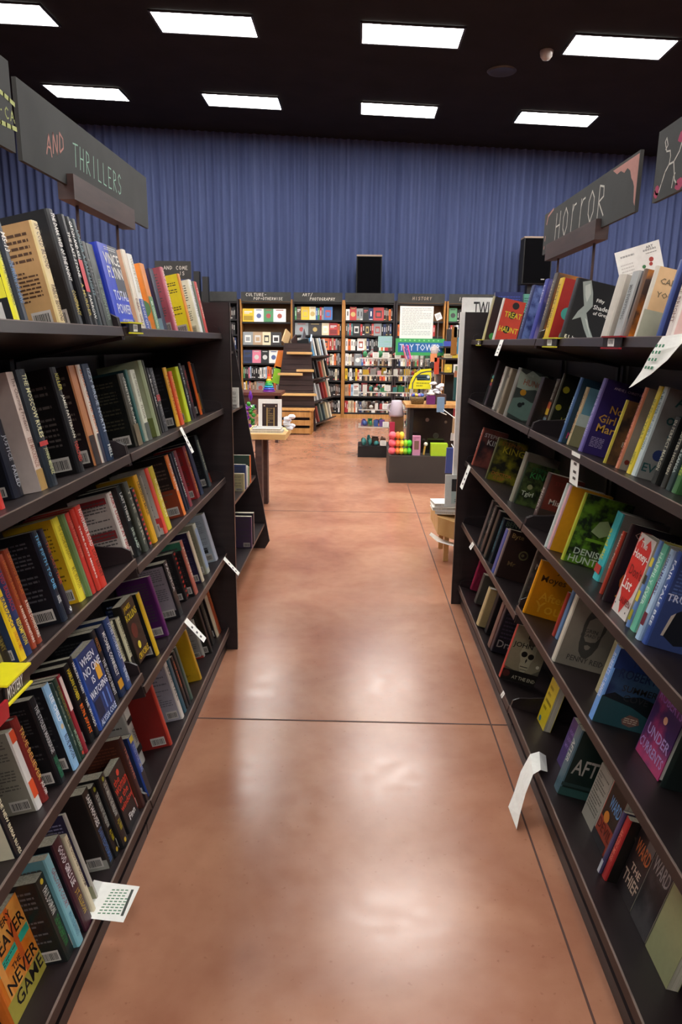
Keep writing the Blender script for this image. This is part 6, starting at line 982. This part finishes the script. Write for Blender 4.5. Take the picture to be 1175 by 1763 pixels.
# dark shelf unit with boxes right of the banner
e=empty('toy_shelf',(1.2,8.95,0),'dark shelf unit with packaged toys behind the white rack','shelf')
m_=MB(); m_.box((1.12,9.3,0),(1.9,9.32,1.75),BACKP); m_.box((1.02,8.95,0),(1.04,9.29,1.2),BRW); m_.box((1.12,9.29,0),(1.9,9.3,1.7),BACKP); part(m_,'back',e)
for z in (.3,.75,1.2,1.38,1.52): 
    m_=MB(); m_.box((1.04,8.9,z),(1.9,9.29,z+.02),DARK); part(m_,'shelf',e)
for i,(x,z,w,h,c,nm,it) in enumerate(((1.05,1.54,.14,.06,'4050b0','blue rolled',()),(1.06,1.40,.13,.05,'c8bc98','cream',[('lines',.1,.2,.9,.8,2,'5a4a30')]),(1.2,1.54,.1,.05,'e8e4dc','white',()),(1.07,1.225,.09,.1,'c0a83c','mustard',[('disc',.5,.5,.3,'e8c830')]),(1.18,1.225,.07,.1,'d8dcd8','pale grey',[('rect',.3,.2,.7,.8,'5a6a58')]),(1.20,1.40,.12,.08,'e8a040','orange printed',[('lines',.1,.2,.9,.8,2,'f0f0e0')]),(1.27,1.225,.12,.09,'b8b0c0','lilac grey',()))):
    sbox(x,x+w,8.92,9.0,z+.001,z+h,c,'toy_box','%s toy box on the dark shelf behind the white rack'%nm,'box',it)
# ---------------- white wire rack beyond the right end panel ----------------
e=empty('magazine_rack',(.83,5.0,0),'tall white display rack with TWI lettering beyond the right end panel','rack')
m_=MB(); m_.box((.69,4.98,.45),(.80,5.02,1.78),WHITE); part(m_,'side_frame',e)
m_=MB(); m_.box((.705,4.99,1.74),(1.10,5.06,1.875),WHITE); put_text(m_,'TWI',.105,.085,BLACK,frame((.775,4.9895,1.762),(1,0,0),(0,0,1))); part(m_,'header',e)
m_=MB(); m_.box((.84,5.021,.367),(.87,5.06,1.74),WHITE); m_.box((.82,5.0,.366),(.92,5.12,.372),WHITE); part(m_,'stand',e)
m_=MB()
for i in range(24): m_.blob((.812+.008*math.sin(i),4.965,.75+i*.038),.008,.008,.014,mat('a83040' if (i//5)%2==0 else 'e0d0d0',.6),6,4,.2)
tag(m_.build('red_garland',loc=(.812,4.965,.75)),'thin red and white garland along the white rack edge','garland')
def wire(pts,r,m_): 
    for a,b in zip(pts[:-1],pts[1:]): m_.tube(a,b,r,r,WHITE,6)
def hang(x,y,z1,items,label,cat,name,group='packs hanging on the white rack'):
    e=empty(name,(x,y,z1),label,cat,group)
    m_=MB(); m_.tube((x,y,z1+.01),(.73,5.07,z1+.03),.003,.003,WHITE,6); part(m_,'hook',e)
    for i,(dx,z0,z_1,w,c,nm) in enumerate(items):
        m_=MB(); m_.prism([(x+dx-w/2,z0),(x+dx+w/2,z0),(x+dx+w/2*.9,z_1),(x+dx-w/2*.9,z_1)],y-.012,y+.012,1,mat(c,.4)); part(m_,nm,e)
hang(.79,5.8,1.72,[(-.03,1.48,1.70,.045,'a06a28','pouch'),(.005,1.49,1.62,.018,'4a98b8','blue_strip'),(.03,1.48,1.68,.03,'8a5a28','pouch'),(.045,1.49,1.63,.015,'3a7888','blue_strip'),(-.02,1.62,1.70,.03,'d8dcc8','card'),(.01,1.46,1.485,.1,'e0c840','tab')],'brown and blue packs hanging at the top of the white rack','package','hanging_pack')
hang(.80,5.8,1.37,[(-.015,1.13,1.31,.022,'2a5a5c','teal_strip'),(.012,1.14,1.31,.02,'307070','teal_strip'),(.035,1.14,1.31,.016,'2a4a4c','teal_strip'),(-.01,1.31,1.36,.03,'b87858','top'),(.022,1.31,1.36,.03,'b87858','top')],'teal handled brushes hanging midway on the white rack','brush','hanging_brushes')
hang(.81,5.8,1.07,[(0,1.0,1.06,.055,'a02830','red_top'),(-.005,.86,1.0,.05,'c8a880','cream_body'),(-.01,.80,.86,.06,'d0ccc8','foot')],'red and cream bundle hanging low on the white rack','package','hanging_pack')
hang(.78,5.8,.76,[(0,.53,.74,.085,'3a4c90','bag')],'blue patterned bag hanging lowest on the white rack','bag','hanging_bag')
m_=MB(); m_.box((.66,5.9,1.02),(.72,5.93,1.14),mat('88a8c8',.3),Matrix.Translation((0,0,0))); m_.tube((.69,5.9,1.02),(.74,5.9,1.0),.004,.004,WHITE,6); m_.tube((.715,5.90,1.04),(.735,5.0,1.03),.003,.003,WHITE,6)
tag(m_.build('wire_pocket',loc=(.66,5.9,1.02)),'pale blue card in a white wire pocket on the rack','card holder')
# crate, picture and papers at foot of the rack
e=empty('wooden_box',(.75,5.3,0),'pine box holding white books at the foot of the white rack','crate')
m_=MB(); m_.add([(.60,5.0,.35),(.85,4.9,.29),(1.0,5.3,.35),(.6,5.5,.36),(.60,5.0,.22),(.85,4.9,.16),(1.0,5.3,.22),(.6,5.5,.22)],[(0,1,2,3),(7,6,5,4),(0,4,5,1),(1,5,6,2),(2,6,7,3),(3,7,4,0)],PINE)
m_.box((.63,5.02,.36),(.95,5.28,.365),PINE); part(m_,'body',e)
for x,y in ((.66,5.05),(.92,5.05),(.66,5.38),(.9,5.3)):
    m_=MB(); m_.box((x,y,0),(x+.035,y+.035,.25),PINE); part(m_,'leg',e)
for i,(a,z,lb) in enumerate(((.58,.366,'lower'),(.56,.392,'middle'),(.575,.42,'upper'))):
    M=Matrix.Translation((a,5.02,z))@Matrix.Rotation(.1*i-.1,4,'Z'); m_=MB(); m_.box((0,0,0),(.22,.17,.003),WHITE,M); m_.box((0,0,.02),(.22,.17,.023),WHITE,M); m_.box((.003,.003,.003),(.215,.167,.02),PAGE2,M)
    tag(m_.build('flat_book',loc=(a,5.02,z)),'%s white book of the pile lying on the pine box'%lb,'book','white books piled on the pine box')
e=empty('white_frame',(.7,5.02,.445),'white framed picture standing on the pile beside the bookcase','picture')
FW=frame((.635,4.93,.4455),(1,0,0),Vector((0,.1,1)).normalized())
m_=MB(); m_.box((0,0,-.02),(.16,.225,0),mat('d4d8d4',.4),FW); part(m_,'frame',e)
m_=MB(); m_.box((.045,.02,0),(.158,.195,.001),mat('b8ccc8',.3),FW); decor(m_,[('rect',0,.5,1,1,'2a2828'),('disc',.5,.75,.1,'a89890'),('disc',.5,.6,.14,'b8a8a0'),('lines',.2,.05,.9,.2,2,'5a6a6a')],FW@Matrix.Translation((.045,.02,.0011)),.113,.175); part(m_,'picture',e)
sheet('folded_card',[((.548,5.05,.20),(.57,5.15,.19)),((.60,4.97,.17),(.64,5.06,.165)),((.77,4.90,.14),(.80,4.96,.14))],WHITE,'white card sticking out under the pine box','card',th=.003)
m_=MB(); m_.prism([(.70,0),(.735,0),(.745,.22),(.72,.22)],4.82,4.85,1,PINE); m_.prism([(.74,0),(.765,0),(.765,.16),(.75,.16)],4.78,4.80,1,PINE); tag(m_.build('wooden_plank',loc=(.72,4.92,0)),'pale wooden board standing beside the right end panel','board')
# things showing just past the right end panel top
for (x,w,z1,z0,c,lb) in ((.845,.17,1.885,1.745,'2c3874','navy book with small print standing behind the right end panel'),(1.02,.05,1.875,1.745,'70c0a8','aqua book behind the right end panel top')):
    m_=MB(); m_.box((x,4.6,z0),(x+w,4.62,z1),mat(c,.4)); decor(m_,[('lines',.1,.2,.9,.85,6,darker(c,1.6) if c!='70c0a8' else '3a7868')],frame((x,4.5997,z0),(1,0,0),(0,0,1)),w,z1-z0)
    m_.box((x+.002,4.6205,z0),(x+w-.002,4.64,z1-.002),PAGE2)
    tag(m_.build('book',loc=(x,4.6,z0)),lb,'book')
e=empty('dark_shelf_unit',(1.15,4.7,0),'plain dark unit directly behind the right end panel','shelf')
m_=MB(); m_.box((.82,4.3,0),(1.4,4.9,1.743),DARK); part(m_,'carcass',e)
bpy.context.view_layer.update()
